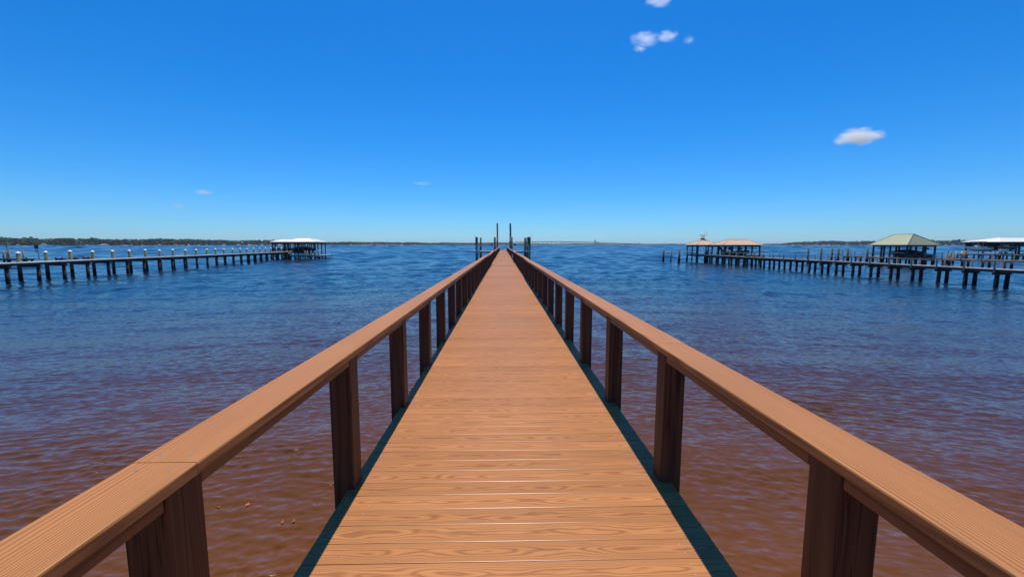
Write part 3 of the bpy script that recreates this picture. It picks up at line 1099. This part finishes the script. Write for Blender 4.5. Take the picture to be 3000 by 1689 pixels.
# third pier
side_pier('neighbour_pier', 'low weathered pier farthest right leading towards the white-roofed boathouse', (113.0, 70.0), (106.5, 96.0), 1.5, 1.2, 2.6, 'tan_deck', 'pile_grey', 0.1,
          posts=(0.75, 0.2, 0.0), thick=0.24, pile_r=0.17)


# ------------------------------------------------------------------ boathouses
def hip_roof(parent, x0, x1, y0, y1, ze, zr, rx0, rx1, ry0, ry1, mat, seams=0, th=0.10):
    """hip roof over a rectangle with its ridge from (rx0, ry0) to (rx1, ry1)"""
    c = [(x0, y0, ze), (x1, y0, ze), (x1, y1, ze), (x0, y1, ze)]
    r0, r1 = (rx0, ry0, zr), (rx1, ry1, zr)
    if abs(rx1 - rx0) >= abs(ry1 - ry0):
        faces = {'front': [c[0], c[1], r1, r0], 'right': [c[1], c[2], r1], 'back': [c[2], c[3], r0, r1], 'left': [c[3], c[0], r0]}
        hips = [(c[0], r0), (c[3], r0), (c[1], r1), (c[2], r1), (r0, r1)]
    else:
        faces = {'front': [c[0], c[1], r0], 'right': [c[1], c[2], r1, r0], 'back': [c[2], c[3], r1], 'left': [c[3], c[0], r0, r1]}
        hips = [(c[0], r0), (c[1], r0), (c[2], r1), (c[3], r1), (r0, r1)]
    m = MB()
    for f in faces.values():
        m.add(f, [tuple(range(len(f)))])
    m.add([(p[0], p[1], p[2] - th) for p in c], [(3, 2, 1, 0)])
    for a, b_ in ((0, 1), (1, 2), (2, 3), (3, 0)):
        m.add([c[a], c[b_], (c[b_][0], c[b_][1], ze - th), (c[a][0], c[a][1], ze - th)], [(3, 2, 1, 0)])
    ro = m.build('roof', M[mat], parent)
    for a, b_ in hips:
        if (Vector(a) - Vector(b_)).length > 0.05:
            MB().cyl(Vector(a) + Vector((0, 0, .01)), Vector(b_) + Vector((0, 0, .01)), .07, n=6).build('ridge_cap', M[mat], ro)
    # standing seams down every slope
    if seams:
        for f in faces.values():
            P = [Vector(p) for p in f]
            e0, e1 = P[0], P[1]
            t0, t1 = (P[3], P[2]) if len(P) == 4 else (P[2], P[2])
            u = (e1 - e0).normalized()
            Le = (e1 - e0).length
            a0, a1 = (t0 - e0).dot(u), (t1 - e0).dot(u)
            mm = MB()
            s = seams
            while s < Le - 0.1:
                k = min(1.0, s / a0 if a0 > 1e-3 else 1.0, (Le - s) / (Le - a1) if Le - a1 > 1e-3 else 1.0)
                base = e0 + u * s
                topm = e0 + u * a0
                up = (t0 - topm)
                q = base + up * k
                if k > 0.06:
                    mm.bar(base + Vector((0, 0, .012)), q + Vector((0, 0, .012)), .04, .03)
                s += seams
            if mm.v:
                mm.build('standing_seams', M[mat], ro)
    # dark rim beam under the eave
    i = 0.45
    for a, b_ in (((x0 + i, y0 + i), (x1 - i, y0 + i)), ((x1 - i, y0 + i), (x1 - i, y1 - i)), ((x1 - i, y1 - i), (x0 + i, y1 - i)), ((x0 + i, y1 - i), (x0 + i, y0 + i))):
        MB().bar((a[0], a[1], ze - th - .14), (b_[0], b_[1], ze - th - .14), .1, .24).build('rim_beam', M['trim_dark'], parent)
    return ro


def platform(parent, x0, x1, y0, y1, z, mat, gap=0.145):
    m = MB()
    y = y0
    while y < y1 - .05:
        m.box(x0, x1, y, y + gap - .01, z - .04, z + random.gauss(0, .003))
        y += gap
    tag(m.build('decking', M[mat], parent), kind='stuff')
    for yy in (y0 + .02, y1 - .1):
        MB().box(x0 + .01, x1 - .01, yy, yy + .06, z - .3, z - .045).build('rim_joist', M['dark_wood'], parent)
    for xx in (x0 + .03, x1 - .09):
        MB().box(xx, xx + .06, y0 + .09, y1 - .11, z - .3, z - .045).build('rim_joist', M['dark_wood'], parent)


def roof_post(parent, x, y, z0, z1, mat='dark_wood', w=0.2, brace=0):
    o = MB().bbox(x - w / 2, x + w / 2, y - w / 2, y + w / 2, z0, z1, .01).build('post', M[mat], parent)
    if brace:
        for s in (-1, 1):
            MB().bar((x + s * .08, y, z1 - .75), (x + s * .75, y, z1 - .06), .1, .1).build('knee_brace', M[mat], o)
    return o


def cross_brace(parent, x0, x1, y, z0, z1):
    MB().bar((x0, y, z0), (x1, y, z1), .06, .14).bar((x0, y + .08, z1), (x1, y + .08, z0), .06, .14).build('cross_brace', M['dark_wood'], parent)


# --- white boathouse at the end of the left pier
bh = empty('boathouse', (-49.5, 97.0, 0))
tag(bh, 'white-roofed open boathouse at the end of the left pier', 'boathouse')
bx_ = -49.5
hip_roof(bh, -5.0, -1.0, .6, 6.6, 4.02, 4.62, -3.6, -1.2, 3.6, 3.6, 'roof_white', 0.6)
hip_roof(bh, -1.45, 6.0, 0.0, 7.0, 4.02, 4.93, 0.2, 2.9, 3.5, 3.5, 'roof_white', 0.6)
platform(bh, -5.4, -0.2, 0.7, 6.4, 1.74, 'pale_deck')
platform(bh, -0.3, 7.1, -0.8, 0.6, 0.88, 'pale_deck')
platform(bh, 4.6, 7.1, 0.61, 6.5, 0.88, 'pale_deck')
for px, br in ((-4.6, 0), (-3.9, 1), (-1.9, 0), (-1.45, 0), (-.85, 1), (-.45, 0), (0.45, 0), (1.4, 1), (2.6, 0), (3.55, 0), (4.45, 0), (5.35, 0)):
    for yy in (0.75, 6.2):
        roof_post(bh, px, yy, -1.5, 3.85, 'dark_wood', .19, br if yy < 1 else 0)
for k in range(4):
    a = -4.75 + k * 1.12
    o = MB().bbox(a, a + .95, .95, 1.05, 1.85, 2.62, .01).build('railing_panel', M['trim_dark'], bh)
    if k != 3:
        MB().box(a + .3, a + .75, .94, .949, 1.98, 2.18).build('notice_plate', M['white'], o)
for k in range(5):
    xq = -4.4 + k * 1.0
    pile('piling', xq, .5, 1.43, .13, 'pile_dark', bh)
for xq in (-.1, 1.2, 2.4, 3.6, 4.9, 6.9):
    pile('piling', xq, -.6, .57, .13, 'pile_dark', bh)
for a, z0, z1 in ((-4.6, .3, 1.3), (-.9, .3, 1.3), (3.6, .2, .6), (5.6, .2, .6)):
    cross_brace(bh, a, a + .9, .3, z0, z1)
for xq, yq in ((0.35, -.95), (3.75, -.95), (4.25, -.95), (5.1, -.95), (6.0, -.95), (6.85, -.95)):
    q = pile('piling', xq, yq, 1.75, .12, 'pile_grey', bh)
    MB().cyl((0, 0, 0), (0, 0, .05), .15, .15, 10).cyl((0, 0, .051), (0, 0, .17), .15, .02, 10).build('pile_cap', M['white'], q, loc=(0, 0, 1.73))
for k in range(4):
    pile('piling', -4.6 + k * 1.28, -.05, 2.55, .12, 'pile_grey', bh)
    MB().cyl((-4.6 + k * 1.28, -.05, 2.56), (-4.6 + k * 1.28, -.05, 2.7), .15, .03, 10).build('pile_cap', M['white'], bh)
MB().bar((-.3, -.9, 1.9), (.5, -.9, .95), .9, .08).build('stair', M['grey_wood'], bh)


# --- boats
def hull(name, L_, B, z0, z1, mat, parent, rx=0.14):
    """lofted hull along +X (bow at +X)"""
    ns = 12
    V, Fc = [], []
    for i in range(ns + 1):
        t = i / ns
        w = B / 2 * (0.90 + 0.10 * math.sin(t * 2.4)) * (1 - max(0, (t - .5) / .5) ** 2.3)
        w = max(w, .015)
        k = z0 + (z1 - z0) * 0.75 * max(0, (t - .62) / .38) ** 2.0
        s = z1 + (z1 - z0) * 0.28 * t * t
        c = k + (s - k) * 0.38
        x = -L_ / 2 + L_ * t
        V += [(x, -w, s), (x, -w * .92, c), (x, 0, k), (x, w * .92, c), (x, w, s), (x, w * .9, s - .02), (x, w * .82, s - (z1 - z0) * .35), (x, -w * .82, s - (z1 - z0) * .35), (x, -w * .9, s - .02)]
    n = 9
    for i in range(ns):
        for a in range(n):
            Fc.append((i * n + a, (i + 1) * n + a, (i + 1) * n + (a + 1) % n, i * n + (a + 1) % n))
    Fc.append(tuple(range(n)))
    Fc.append(tuple(ns * n + a for a in range(n))[::-1])
    return MB().add(V, Fc).build(name, M[mat], parent)


def boat(label, loc, rz, L_, B, mat, top=None, cover=False, console=True, scale_z=1.0):
    o = empty('motor_boat', loc, rz)
    tag(o, label, 'boat')
    H = .95 * scale_z
    hull('hull', L_, B, 0, H, mat, o)
    if cover:
        V, Fc = [], []
        for i in range(9):
            t = i / 8
            w = B / 2 * .95 * (1 - max(0, (t - .5) / .5) ** 2.3) + .02
            x = -L_ / 2 + L_ * t * .97
            zt = H + .28 * H * t * t
            hh = .55 * math.sin(math.pi * min(1, t * .9 + .12)) + .05 * math.sin(t * 20)
            V += [(x, -w, zt + .01), (x, -w * .5, zt + hh * .8), (x, 0, zt + hh), (x, w * .5, zt + hh * .8), (x, w, zt + .01)]
        for i in range(8):
            for a in range(4):
                Fc.append((i * 5 + a, (i + 1) * 5 + a, (i + 1) * 5 + a + 1, i * 5 + a + 1))
        MB().add(V, Fc).build('boat_cover', M['canvas'], o)
    if console:
        MB().bbox(-.35, .45, -.4, .4, H * .7, H + .55, .06).build('console', M['hull_white'], o)
        MB().bar((.42, 0, H + .5), (.18, 0, H + .95), .7, .03).build('windscreen', M['glass'], o)
        MB().bbox(-1.3, -.8, -.45, .45, H * .6, H + .1, .05).build('seat', M['hull_white'], o)
    if top:
        for sx in (-.7, .7):
            for sy in (-.55, .55):
                MB().cyl((sx, sy * B / 2, H * .8), (sx * .8, sy * B / 2, H + 1.35), .025, n=6).build('top_frame', M['aluminium'], o)
        MB().bbox(-1.3, 1.1, -B * .42, B * .42, H + 1.36, H + 1.44, .03).build('t_top', M[top], o)
    MB().bbox(-L_ / 2 - .5, -L_ / 2 + .02, -.2, .2, H * .55, H + .35, .08).build('outboard_motor', M['steel_dark'], o)
    MB().bar((-L_ / 2 - .3, 0, H * .55), (-L_ / 2 - .42, 0, -.25), .12, .2).build('motor_leg', M['steel_dark'], o)
    MB().bbox(-L_ / 2 - .4, -L_ / 2 + L_ * .55, -B * .52, -B * .5, H * .86, H * .93, .004).build('rub_rail', M['aluminium'], o)
    return o


boat('dark covered motor boat hanging under the white roof of the left boathouse', (-48.4, 100.2, 1.35), R(182), 5.4, 2.1, 'hull_dark', cover=True, console=False)

# --- tan-roofed boathouses at the end of the right pier
EZ = 3.32
tb = empty('boathouse', (39.0, 78.5, 0))
tag(tb, 'small pyramid-roofed tan boathouse at the outer end of the right pier', 'boathouse')
hip_roof(tb, -1.9, 3.0, -.3, 5.2, EZ, EZ + 1.07, .55, .56, 2.4, 2.45, 'roof_tan', .6)
platform(tb, -1.5, 2.8, 0.02, 5.0, 1.44, 'tan_deck')
for x_, y_ in ((-1.4, .1), (-1.4, 2.5), (-1.4, 4.8), (.6, .1), (2.5, .1), (2.5, 4.8), (.6, 4.8)):
    roof_post(tb, x_, y_, -1.5, EZ - .12, 'dark_wood', .19)
MB().bbox(-1.32, -1.24, .2, 4.7, 1.55, 1.68, .01).build('side_rail', M['dark_wood'], tb)
for x_ in (-.2, 1.2, 2.4):
    pile('piling', x_, -.25, 1.1, .14, 'pile_dark', tb)

tc_ = empty('boathouse', (42.4, 72.6, 0))
tag(tc_, 'wide hip-roofed tan boathouse alongside the right pier', 'boathouse')
hip_roof(tc_, -3.1, 4.3, 0, 5.4, EZ, EZ + .95, -.9, 2.6, 2.7, 2.7, 'roof_tan', .6)
for x_ in (-2.6, -1.3, .0, 1.3, 2.4, 3.8):
    for y_ in (.5, 4.9):
        roof_post(tc_, x_, y_, -1.5, EZ - .12, 'dark_wood', .2)
platform(tc_, -2.75, -1.6, .7, 4.7, 1.44, 'tan_deck')
platform(tc_, 3.4, 5.0, .7, 4.7, 1.40, 'tan_deck')
for yy in (.9, 4.4):
    MB().bar((-1.5, yy, 2.68), (3.6, yy, 2.68), .12, .12).build('lift_beam', M['steel_dark'], tc_)
    for xx in (-1.4, .4):
        MB().cyl((xx, yy - .22, 2.62), (xx, yy - .1, 2.62), .3, .3, 12).build('cable_drum', M['steel_dark'], tc_)
for xx in (-1.0, -.2, 2.9, 3.4):
    MB().cyl((xx, .9, 1.5), (xx, .9, 2.62), .02, n=6).build('cable', M['steel_dark'], tc_)
boat('low dark boat raised on the lift under the wide tan roof', (43.2, 75.2, 1.15), R(3), 5.0, 1.9, 'hull_dark', cover=False, console=False)

# ornament on the pyramid roof
orn = empty('roof_ornament', (39.55, 80.95, EZ + 1.07))
orn.scale = (1.2, 1.2, 1.2)
tag(orn, 'cream bird-shaped ornament with outstretched wings on the pyramid roof', 'roof ornament')
MB().bbox(-.22, .3, -.2, .2, -.1, .16, .03).build('base', M['trim_dark'], orn)
for s in (-.12, .1, .22):
    MB().cyl((s, 0, .15), (s + .05, 0, .42), .035, n=6).build('leg', M['trim_dark'], orn)
V, Fc = [], []
prof = [(-.75, -.02, .02), (-.5, .12, .10), (-.2, .36, .17), (.1, .62, .22), (.28, .86, .20), (.36, 1.05, .17), (.42, 1.18, .12), (.56, 1.16, .05), (.72, 1.08, .015)]
for xx, zz, r_ in prof:
    for k in range(8):
        a = k * math.pi / 4
        V.append((xx + .5 * r_ * math.cos(a), r_ * .8 * math.sin(a), zz + r_ * math.cos(a)))
for i in range(len(prof) - 1):
    for k in range(8):
        Fc.append((i * 8 + k, i * 8 + (k + 1) % 8, i * 8 + 8 + (k + 1) % 8, i * 8 + 8 + k))
MB().add(V, Fc).build('body', M['cream'], orn, True)
for s in (-1, 1):
    MB().add([(.1, 0, .66), (.3, 0, .72), (s * .66 + .1, -.12, .74), (s * .6 - .04, -.14, .66), (.1, 0, .60), (.3, 0, .66), (s * .66 + .1, -.12, .69), (s * .6 - .04, -.14, .61)],
             [(0, 1, 2, 3), (7, 6, 5, 4), (0, 4, 5, 1), (1, 5, 6, 2), (2, 6, 7, 3), (3, 7, 4, 0)]).build('wing', M['cream'], orn)
ant = MB().cyl((0, 0, 1.4), (0, 0, 6.05), .018, .012, 6).cyl((0, 0, 1.4), (0, 0, 1.7), .04, n=6).build('aerial_pole', M['aluminium'])
ant.location = (38.6, 78.45, 0)
tag(ant, 'thin pale aerial pole in front of the pyramid roof', 'aerial')

# --- sage-roofed boathouse on the second pier
sb = empty('boathouse', (66.2, 66.0, 0))
tag(sb, 'large sage-green hip-roofed boathouse on the right', 'boathouse')
hip_roof(sb, 0, 5.7, 0, 7.2, EZ, EZ + 1.80, 2.8, 2.8, 2.0, 5.3, 'roof_sage', .6)
platform(sb, .3, 5.4, 4.9, 6.9, 1.17, 'tan_deck')
platform(sb, .3, 1.3, .3, 4.88, 1.17, 'tan_deck')
platform(sb, 4.4, 5.4, .3, 4.88, 1.17, 'tan_deck')
for x_ in (.5, 5.2):
    for y_ in (.5, 2.4, 4.6, 6.7):
        roof_post(sb, x_, y_, -1.5, EZ - .12, 'dark_wood', .21)
for x_ in (2.0, 3.6):
    roof_post(sb, x_, .5, -1.5, EZ - .12, 'dark_wood', .21)
    roof_post(sb, x_, 6.7, -1.5, EZ - .12, 'dark_wood', .21)
for yy in (1.2, 5.6):
    MB().bar((.4, yy, 2.72), (4.6, yy, 2.72), .12, .12).build('lift_beam', M['steel_dark'], sb)
MB().cyl((4.75, 1.1, 2.68), (4.75, 1.35, 2.68), .17, n=12).build('cable_drum', M['steel_dark'], sb)
for x_, y_ in ((1.0, .6), (2.6, .6), (4.2, .6)):
    MB().bbox(x_ - .55, x_ + .55, y_ - .3, y_ + .3, 1.2, 1.75, .03).build('storage_box', M['trim_dark'], sb)
for k in range(3):
    MB().bar((-.2, .2 + k * 2.2, 2.0), (-.2, 2.2 + k * 2.2, 2.0), .06, .1).build('side_rail', M['grey_wood'], sb)
boat('dark low boat sitting on the lift under the sage-green roof', (69.0, 69.0, 1.0), R(92), 5.2, 2.0, 'hull_dark', cover=True, console=False)

# --- white boathouse at the right edge
wb = empty('boathouse', (117.8, 95.0, 0))
tag(wb, 'white-roofed boathouse sheltering boats at the right edge', 'boathouse')
hip_roof(wb, 0, 18.0, 0, 8.5, 4.05, 5.05, 4.6, 13.5, 4.2, 4.2, 'roof_white', .6)
for x_ in (.8, 5.4, 10.0, 14.0, 17.2):
    for y_ in (.6, 7.9):
        roof_post(wb, x_, y_, -1.5, 3.9, 'dark_wood', .3)
MB().box(.8, 17.2, 7.95, 8.05, 2.9, 3.7).build('back_panel', M['trim_dark'], wb)
platform(wb, -11.4, 17.6, -.9, .4, 1.25, 'tan_deck')
for x_ in np.arange(-11.0, 17.5, 2.0):
    pile('piling', float(x_), -.7, .94, .17, 'pile_grey', wb)
for x_ in (1.0, 6.0, 11.0):
    MB().bar((x_, 1.0, 3.45), (x_ + 4.4, 1.0, 3.45), .18, .2).build('lift_beam', M['steel_dark'], wb)
    MB().bar((x_, 1.2, 1.75), (x_ + 4.4, 1.2, 1.75), .2, .2).build('cradle_beam', M['steel_dark'], wb)
boat('white open motor boat with canvas top under the right-edge roof', (117.0, 99.0, 1.75), R(176), 5.6, 2.2, 'hull_white', top='canvas')
boat('dark cabin boat with a pointed bow under the right-edge roof', (123.4, 98.4, 1.85), R(4), 7.4, 2.5, 'hull_dark', top='canvas', console=True, scale_z=1.1)
db = empty('dock_box', (116.9, 93.6, 1.25))
tag(db, 'white dock box at the foot of the right-edge boathouse', 'dock box')
MB().bbox(-.85, .85, -.35, .35, .42, .92, .03).build('box', M['white'], db)
MB().bbox(-.9, .9, -.4, .4, .925, 1.02, .02).build('lid', M['white'], db)
for s in (-.6, .6):
    MB().box(s - .12, s + .12, -.3, .3, -.1, .415).build('foot', M['grey_wood'], db)
pile('piling', .0, .0, 1.1, .16, 'pile_grey', db).location = (0, 0, -1.25)

# flag beyond the third pier
fp = at_y(2809, 742, 92.0)
fl = empty('flag', (fp.x, 92.0, 1.2))
tag(fl, 'small striped flag with blue canton on a thin pole by the right-hand piers', 'flag')
ztop = at_y(2809, 700, 92.0).z - 1.2
MB().cyl((0, 0, -2.7), (0, 0, ztop + .1), .022, .016, 8).build('pole', M['aluminium'], fl)
MB().cyl((0, 0, ztop + .1), (0, 0, ztop + .16), .035, .02, 8).build('finial', M['cream'], fl)
V, Fc, mi = [], [], []
nc, nr_ = 20, 13
for r_ in range(nr_ + 1):
    for c in range(nc + 1):
        u = c / nc
        V.append((-1.25 * u * .93 - .02, .10 * math.sin(u * 7 + .5) * u, ztop - .78 * r_ / nr_ * (1 - .25 * u) - .42 * u ** 1.2))
m = MB()
for r_ in range(nr_):
    for c in range(nc):
        k = r_ * (nc + 1) + c
        mm = 2 if (r_ < 7 and c < 8) else (0 if r_ % 2 == 0 else 1)
        Fc.append((k, k + nc + 1, k + nc + 2, k + 1))
        mi.append(mm)
m.v, m.f, m.m = V, Fc, mi
m.build('cloth', [M['red'], M['flagwhite'], M['blue']], fl)

# ------------------------------------------------------------------ free-standing mooring piles
ords = ['first', 'second', 'third', 'fourth', 'fifth', 'sixth']
for k, (px, top, bot) in enumerate(((1942.5, 732.0, 764.8), (1964.6, 732.0, 766.0), (1988.5, 733.5, 768.5), (2012.0, 731.8, 765.6), (2041, 732.5, 763), (2068, 733.6, 766))):
    b_ = at_z(px, bot, 0)
    z1 = at_y(px, top, b_.y).z
    o = pile('mooring_pile', b_.x, b_.y, z1, (.21, .13, .22, .19, .13, .23)[k], 'pile_grey' if k in (1, 4) else 'pile_green', lean=(random.gauss(0, .04), 0))
    tag(o, '%s mooring pile from the left in the row before the tan boathouses' % ords[k], 'mooring pile', 'mooring piles off the right pier')
for k, (px, top) in enumerate(((2369.5, 727), (2407.7, 727), (2438, 727), (2458.5, 728), (2485, 727.6), (2542.5, 728.2))):
    yy = 73.0
    p = at_y(px, top, yy)
    o = pile('tall_mooring_pile', p.x, yy, p.z, .19, 'pile_green', lean=(random.gauss(0, .04), 0))
    tag(o, '%s from the left of the tall green piles standing behind the right pier' % ords[k], 'mooring pile', 'tall piles behind the right pier')
for k, (px, top, w, mt) in enumerate(((2775, 742, .22, 'pile_grey'), (2784, 741, .2, 'pile_grey'), (2794, 743.5, .18, 'pile_grey'), (2804, 735, .2, 'grey_wood'), (2819.5, 735, .2, 'tan_deck'), (2829.5, 734, .26, 'rust'))):
    yy = 90.0 if k > 2 else 72.0
    p = at_y(px, top, yy)
    o = pile('dock_pile', p.x, yy, p.z, w, mt)
    labs = ['thick grey pile right of the sage-roofed boathouse, leftmost of three', 'thick grey pile right of the sage-roofed boathouse, middle of three',
            'thick grey pile right of the sage-roofed boathouse, rightmost of three',
            'pale grey pile directly left of the flag pole foot', 'tan pile directly right of the flag pole foot', 'rust-brown pile right of the flag pole foot']
    tag(o, labs[k], 'pile')

# ------------------------------------------------------------------ broken docks and markers at the far left
def dock_remnant(px0, px1, ytop, ybot, label, name='dock_remnant'):
    a, b_ = at_z((px0 + px1) / 2, ybot, 0), None
    yy = a.y
    A, B = at_y(px0, ytop, yy), at_y(px1, ytop, yy)
    o = empty(name, (A.x, yy, 0))
    tag(o, label, 'dock')
    w = B.x - A.x
    for k in range(4):
        MB().bbox(0, w, k * .3, k * .3 + .27, A.z - .14, A.z + random.gauss(0, .01), .01).build('board', M['grey_wood'], o)
    MB().bar((w * .04, .5, A.z - .26), (w * .96, .5, A.z - .26), .2, .22).build('beam', M['dark_wood'], o)
    for fx in (.14, .86):
        for yk in (.1, 1.0):
            pile('piling', w * fx, yk, A.z - .38 if yk > .5 else A.z + .18, .14, 'pile_dark', o)
    return o


dock_remnant(159, 184, 755.5, 763.5, 'leftmost of three broken grey dock stubs behind the left pier')
dock_remnant(200, 223, 754, 762.5, 'middle one of three broken grey dock stubs behind the left pier')
dock_remnant(239, 261, 753, 761.5, 'rightmost of three broken grey dock stubs behind the left pier')
dk = dock_remnant(-60, 97, 756.5, 769, 'long broken grey dock with posts at the far left edge', 'broken_dock')
yy = dk.location.y
for px, top in ((-30, 734), (9, 735), (20, 735.5), (25, 731), (67, 733.5)):
    p = at_y(px, top, yy + .6)
    pile('piling', p.x - dk.location.x, .6, p.z, .16, 'pile_grey', dk)
p = at_y(18, 699.5, yy + .6)
o = MB().cyl((0, 0, -1.5), (0, 0, p.z), .09, .05, 8).build('mast_pole', M['grey_wood'])
o.location = (at_y(19, 720, yy + .9).x, yy + .9, 0)
tag(o, 'thin grey mast standing in the broken dock at the far left', 'mast')
a = at_z(108, 736, 0)
mk = empty('channel_marker', (a.x, a.y, 0))
tag(mk, 'dark channel marker board on two legs out on the left water', 'channel marker')
ztop = at_y(108, 717.6, a.y).z
for s in (-.45, .45):
    MB().cyl((s, 0, -1), (s * .8, 0, ztop - 1.3), .18, .15, 8).build('leg', M['pile_grey'], mk)
MB().bbox(-1.0, .9, -.15, .15, ztop - 1.7, ztop - .1, .03).build('board', M['canvas'], mk)
MB().bbox(-1.1, -.4, -.2, .2, ztop - .09, ztop + .12, .03).build('perch', M['dark_wood'], mk)
a = at_z(114.5, 758, 0)
o = pile('marker_stake', a.x, a.y, at_y(114.5, 740.5, a.y).z, .07, 'pile_dark')
tag(o, 'thin dark stake standing alone behind the left pier', 'stake')

# ------------------------------------------------------------------ floating leaves
for px, py, s, lab in ((725, 1476, .04, 'largest orange leaf floating left of the deck'), (640, 1484, .022, 'small orange leaf floating nearest the first left post'),
                       (827, 1527, .03, 'orange leaf floating close to the left deck edge, left one of a pair'), (860, 1524, .026, 'orange leaf floating close to the left deck edge, right one of a pair'),
                       (969, 1420, .022, 'tiny orange leaf floating beside the second left post')):
    p = at_z(px, py, 0.012)
    s *= 0.75
    V = [(0, 0, .008)] + [(s * math.cos(a) * (1 + .25 * math.cos(2 * a)), s * .62 * math.sin(a), .006 * math.sin(3 * a)) for a in [k * math.pi / 6 for k in range(12)]]
    Fc = [(0, 1 + k, 1 + (k + 1) % 12) for k in range(12)]
    o = MB().add(V, Fc).build('floating_leaf', M['leaf'])
    o.location = p
    o.rotation_euler = (0, 0, random.uniform(0, 6))
    tag(o, lab, 'leaf')


# ------------------------------------------------------------------ clouds
def cloud_mat(name, dens, seed, scale):
    m = bpy.data.materials.new(name)
    m.use_nodes = True
    N, L = m.node_tree.nodes, m.node_tree.links
    for n in list(N):
        N.remove(n)
    out = N.new('ShaderNodeOutputMaterial')
    pv = N.new('ShaderNodeVolumePrincipled')
    pv.inputs['Color'].default_value = (1, 1, 1, 1)
    pv.inputs['Anisotropy'].default_value = 0.55
    tc = N.new('ShaderNodeTexCoord')
    ln = N.new('ShaderNodeVectorMath')
    ln.operation = 'LENGTH'
    L.new(tc.outputs['Object'], ln.inputs[0])
    ad = N.new('ShaderNodeVectorMath')
    ad.inputs[1].default_value = (seed, seed * 1.7, seed * .3)
    L.new(tc.outputs['Object'], ad.inputs[0])
    nz = N.new('ShaderNodeTexNoise')
    nz.inputs['Scale'].default_value = scale
    nz.inputs['Detail'].default_value = 5
    nz.inputs['Roughness'].default_value = 0.5
    L.new(ad.outputs[0], nz.inputs['Vector'])
    v = math_n(N, L, 'SUBTRACT', 1.0, ln.outputs['Value'])
    v = math_n(N, L, 'ADD', v, math_n(N, L, 'MULTIPLY_ADD', nz.outputs['Fac'], 1.9, -1.12))
    v = math_n(N, L, 'MAXIMUM', math_n(N, L, 'MULTIPLY', v, dens), 0.0)
    edge = ramp_n(N, L, ln.outputs['Value'], [(0.8, (1, 1, 1)), (1.0, (0, 0, 0))])
    v = math_n(N, L, 'MULTIPLY', v, edge)
    L.new(v, pv.inputs['Density'])
    L.new(pv.outputs[0], out.inputs['Volume'])
    return m


def cloud(px, py, wpx, hpx, dens, seed, label, D=4000.0, scale=2.0):
    d = ray(px, py)
    t = D / d.y
    p = Vector((0, 0, CAM_Z)) + d * t
    rx, rz = wpx / 2 * t / F_PX, hpx / 2 * t / F_PX
    bv, bf = icos()
    m = MB().add([tuple(v * 1.25) for v in bv], [tuple(f) for f in bf])
    o = m.build('cloud', cloud_mat('cloud_vapour_%d' % seed, dens / max(rx, 1) , seed, scale))
    o.location = p
    o.scale = (rx, (rx + rz) / 2, rz)
    tag(o, label, 'cloud', 'small clouds')


cloud(2516, 402, 150, 60, 9, 3, 'dense white flat-bottomed cloud low in the right sky', scale=1.7)
cloud(1890, 115, 104, 46, 1.6, 5, 'wispy broken cloud high right of centre, left half of a pair')
cloud(1955, 107, 76, 36, 1.6, 8, 'wispy broken cloud high right of centre, right half of a pair')
cloud(1876, 142, 48, 24, 1.3, 12, 'small wisp hanging under the left half of the broken cloud pair')
cloud(2019, 118, 40, 30, 0.5, 15, 'tiny faint wisp right of the broken cloud pair')
cloud(1932, -2, 105, 46, 1.6, 21, 'white cloud cut by the top edge of the picture')
cloud(596, 563, 60, 20, 2.4, 31, 'small thin white cloud low in the left sky')
cloud(523, 603, 36, 22, 1.4, 37, 'faint cloud puff lowest in the left sky')
cloud(1235, 537, 76, 13, 1.0, 41, 'thin faint cloud streak low left of the pier end')


# ------------------------------------------------------------------ thin summer haze over the river
hz = MB().box(-9000, 9000, -400, 8800, -6, 75).build('haze', None)
hm = bpy.data.materials.new('river_haze')
hm.use_nodes = True
for n in list(hm.node_tree.nodes):
    hm.node_tree.nodes.remove(n)
ho = hm.node_tree.nodes.new('ShaderNodeOutputMaterial')
hv = hm.node_tree.nodes.new('ShaderNodeVolumePrincipled')
hv.inputs['Color'].default_value = (0.72, 0.87, 1.0, 1)
hv.inputs['Density'].default_value = 0.000065
hm.node_tree.links.new(hv.outputs[0], ho.inputs['Volume'])
hz.data.materials.clear()
hz.data.materials.append(hm)
tag(hz, kind='stuff')
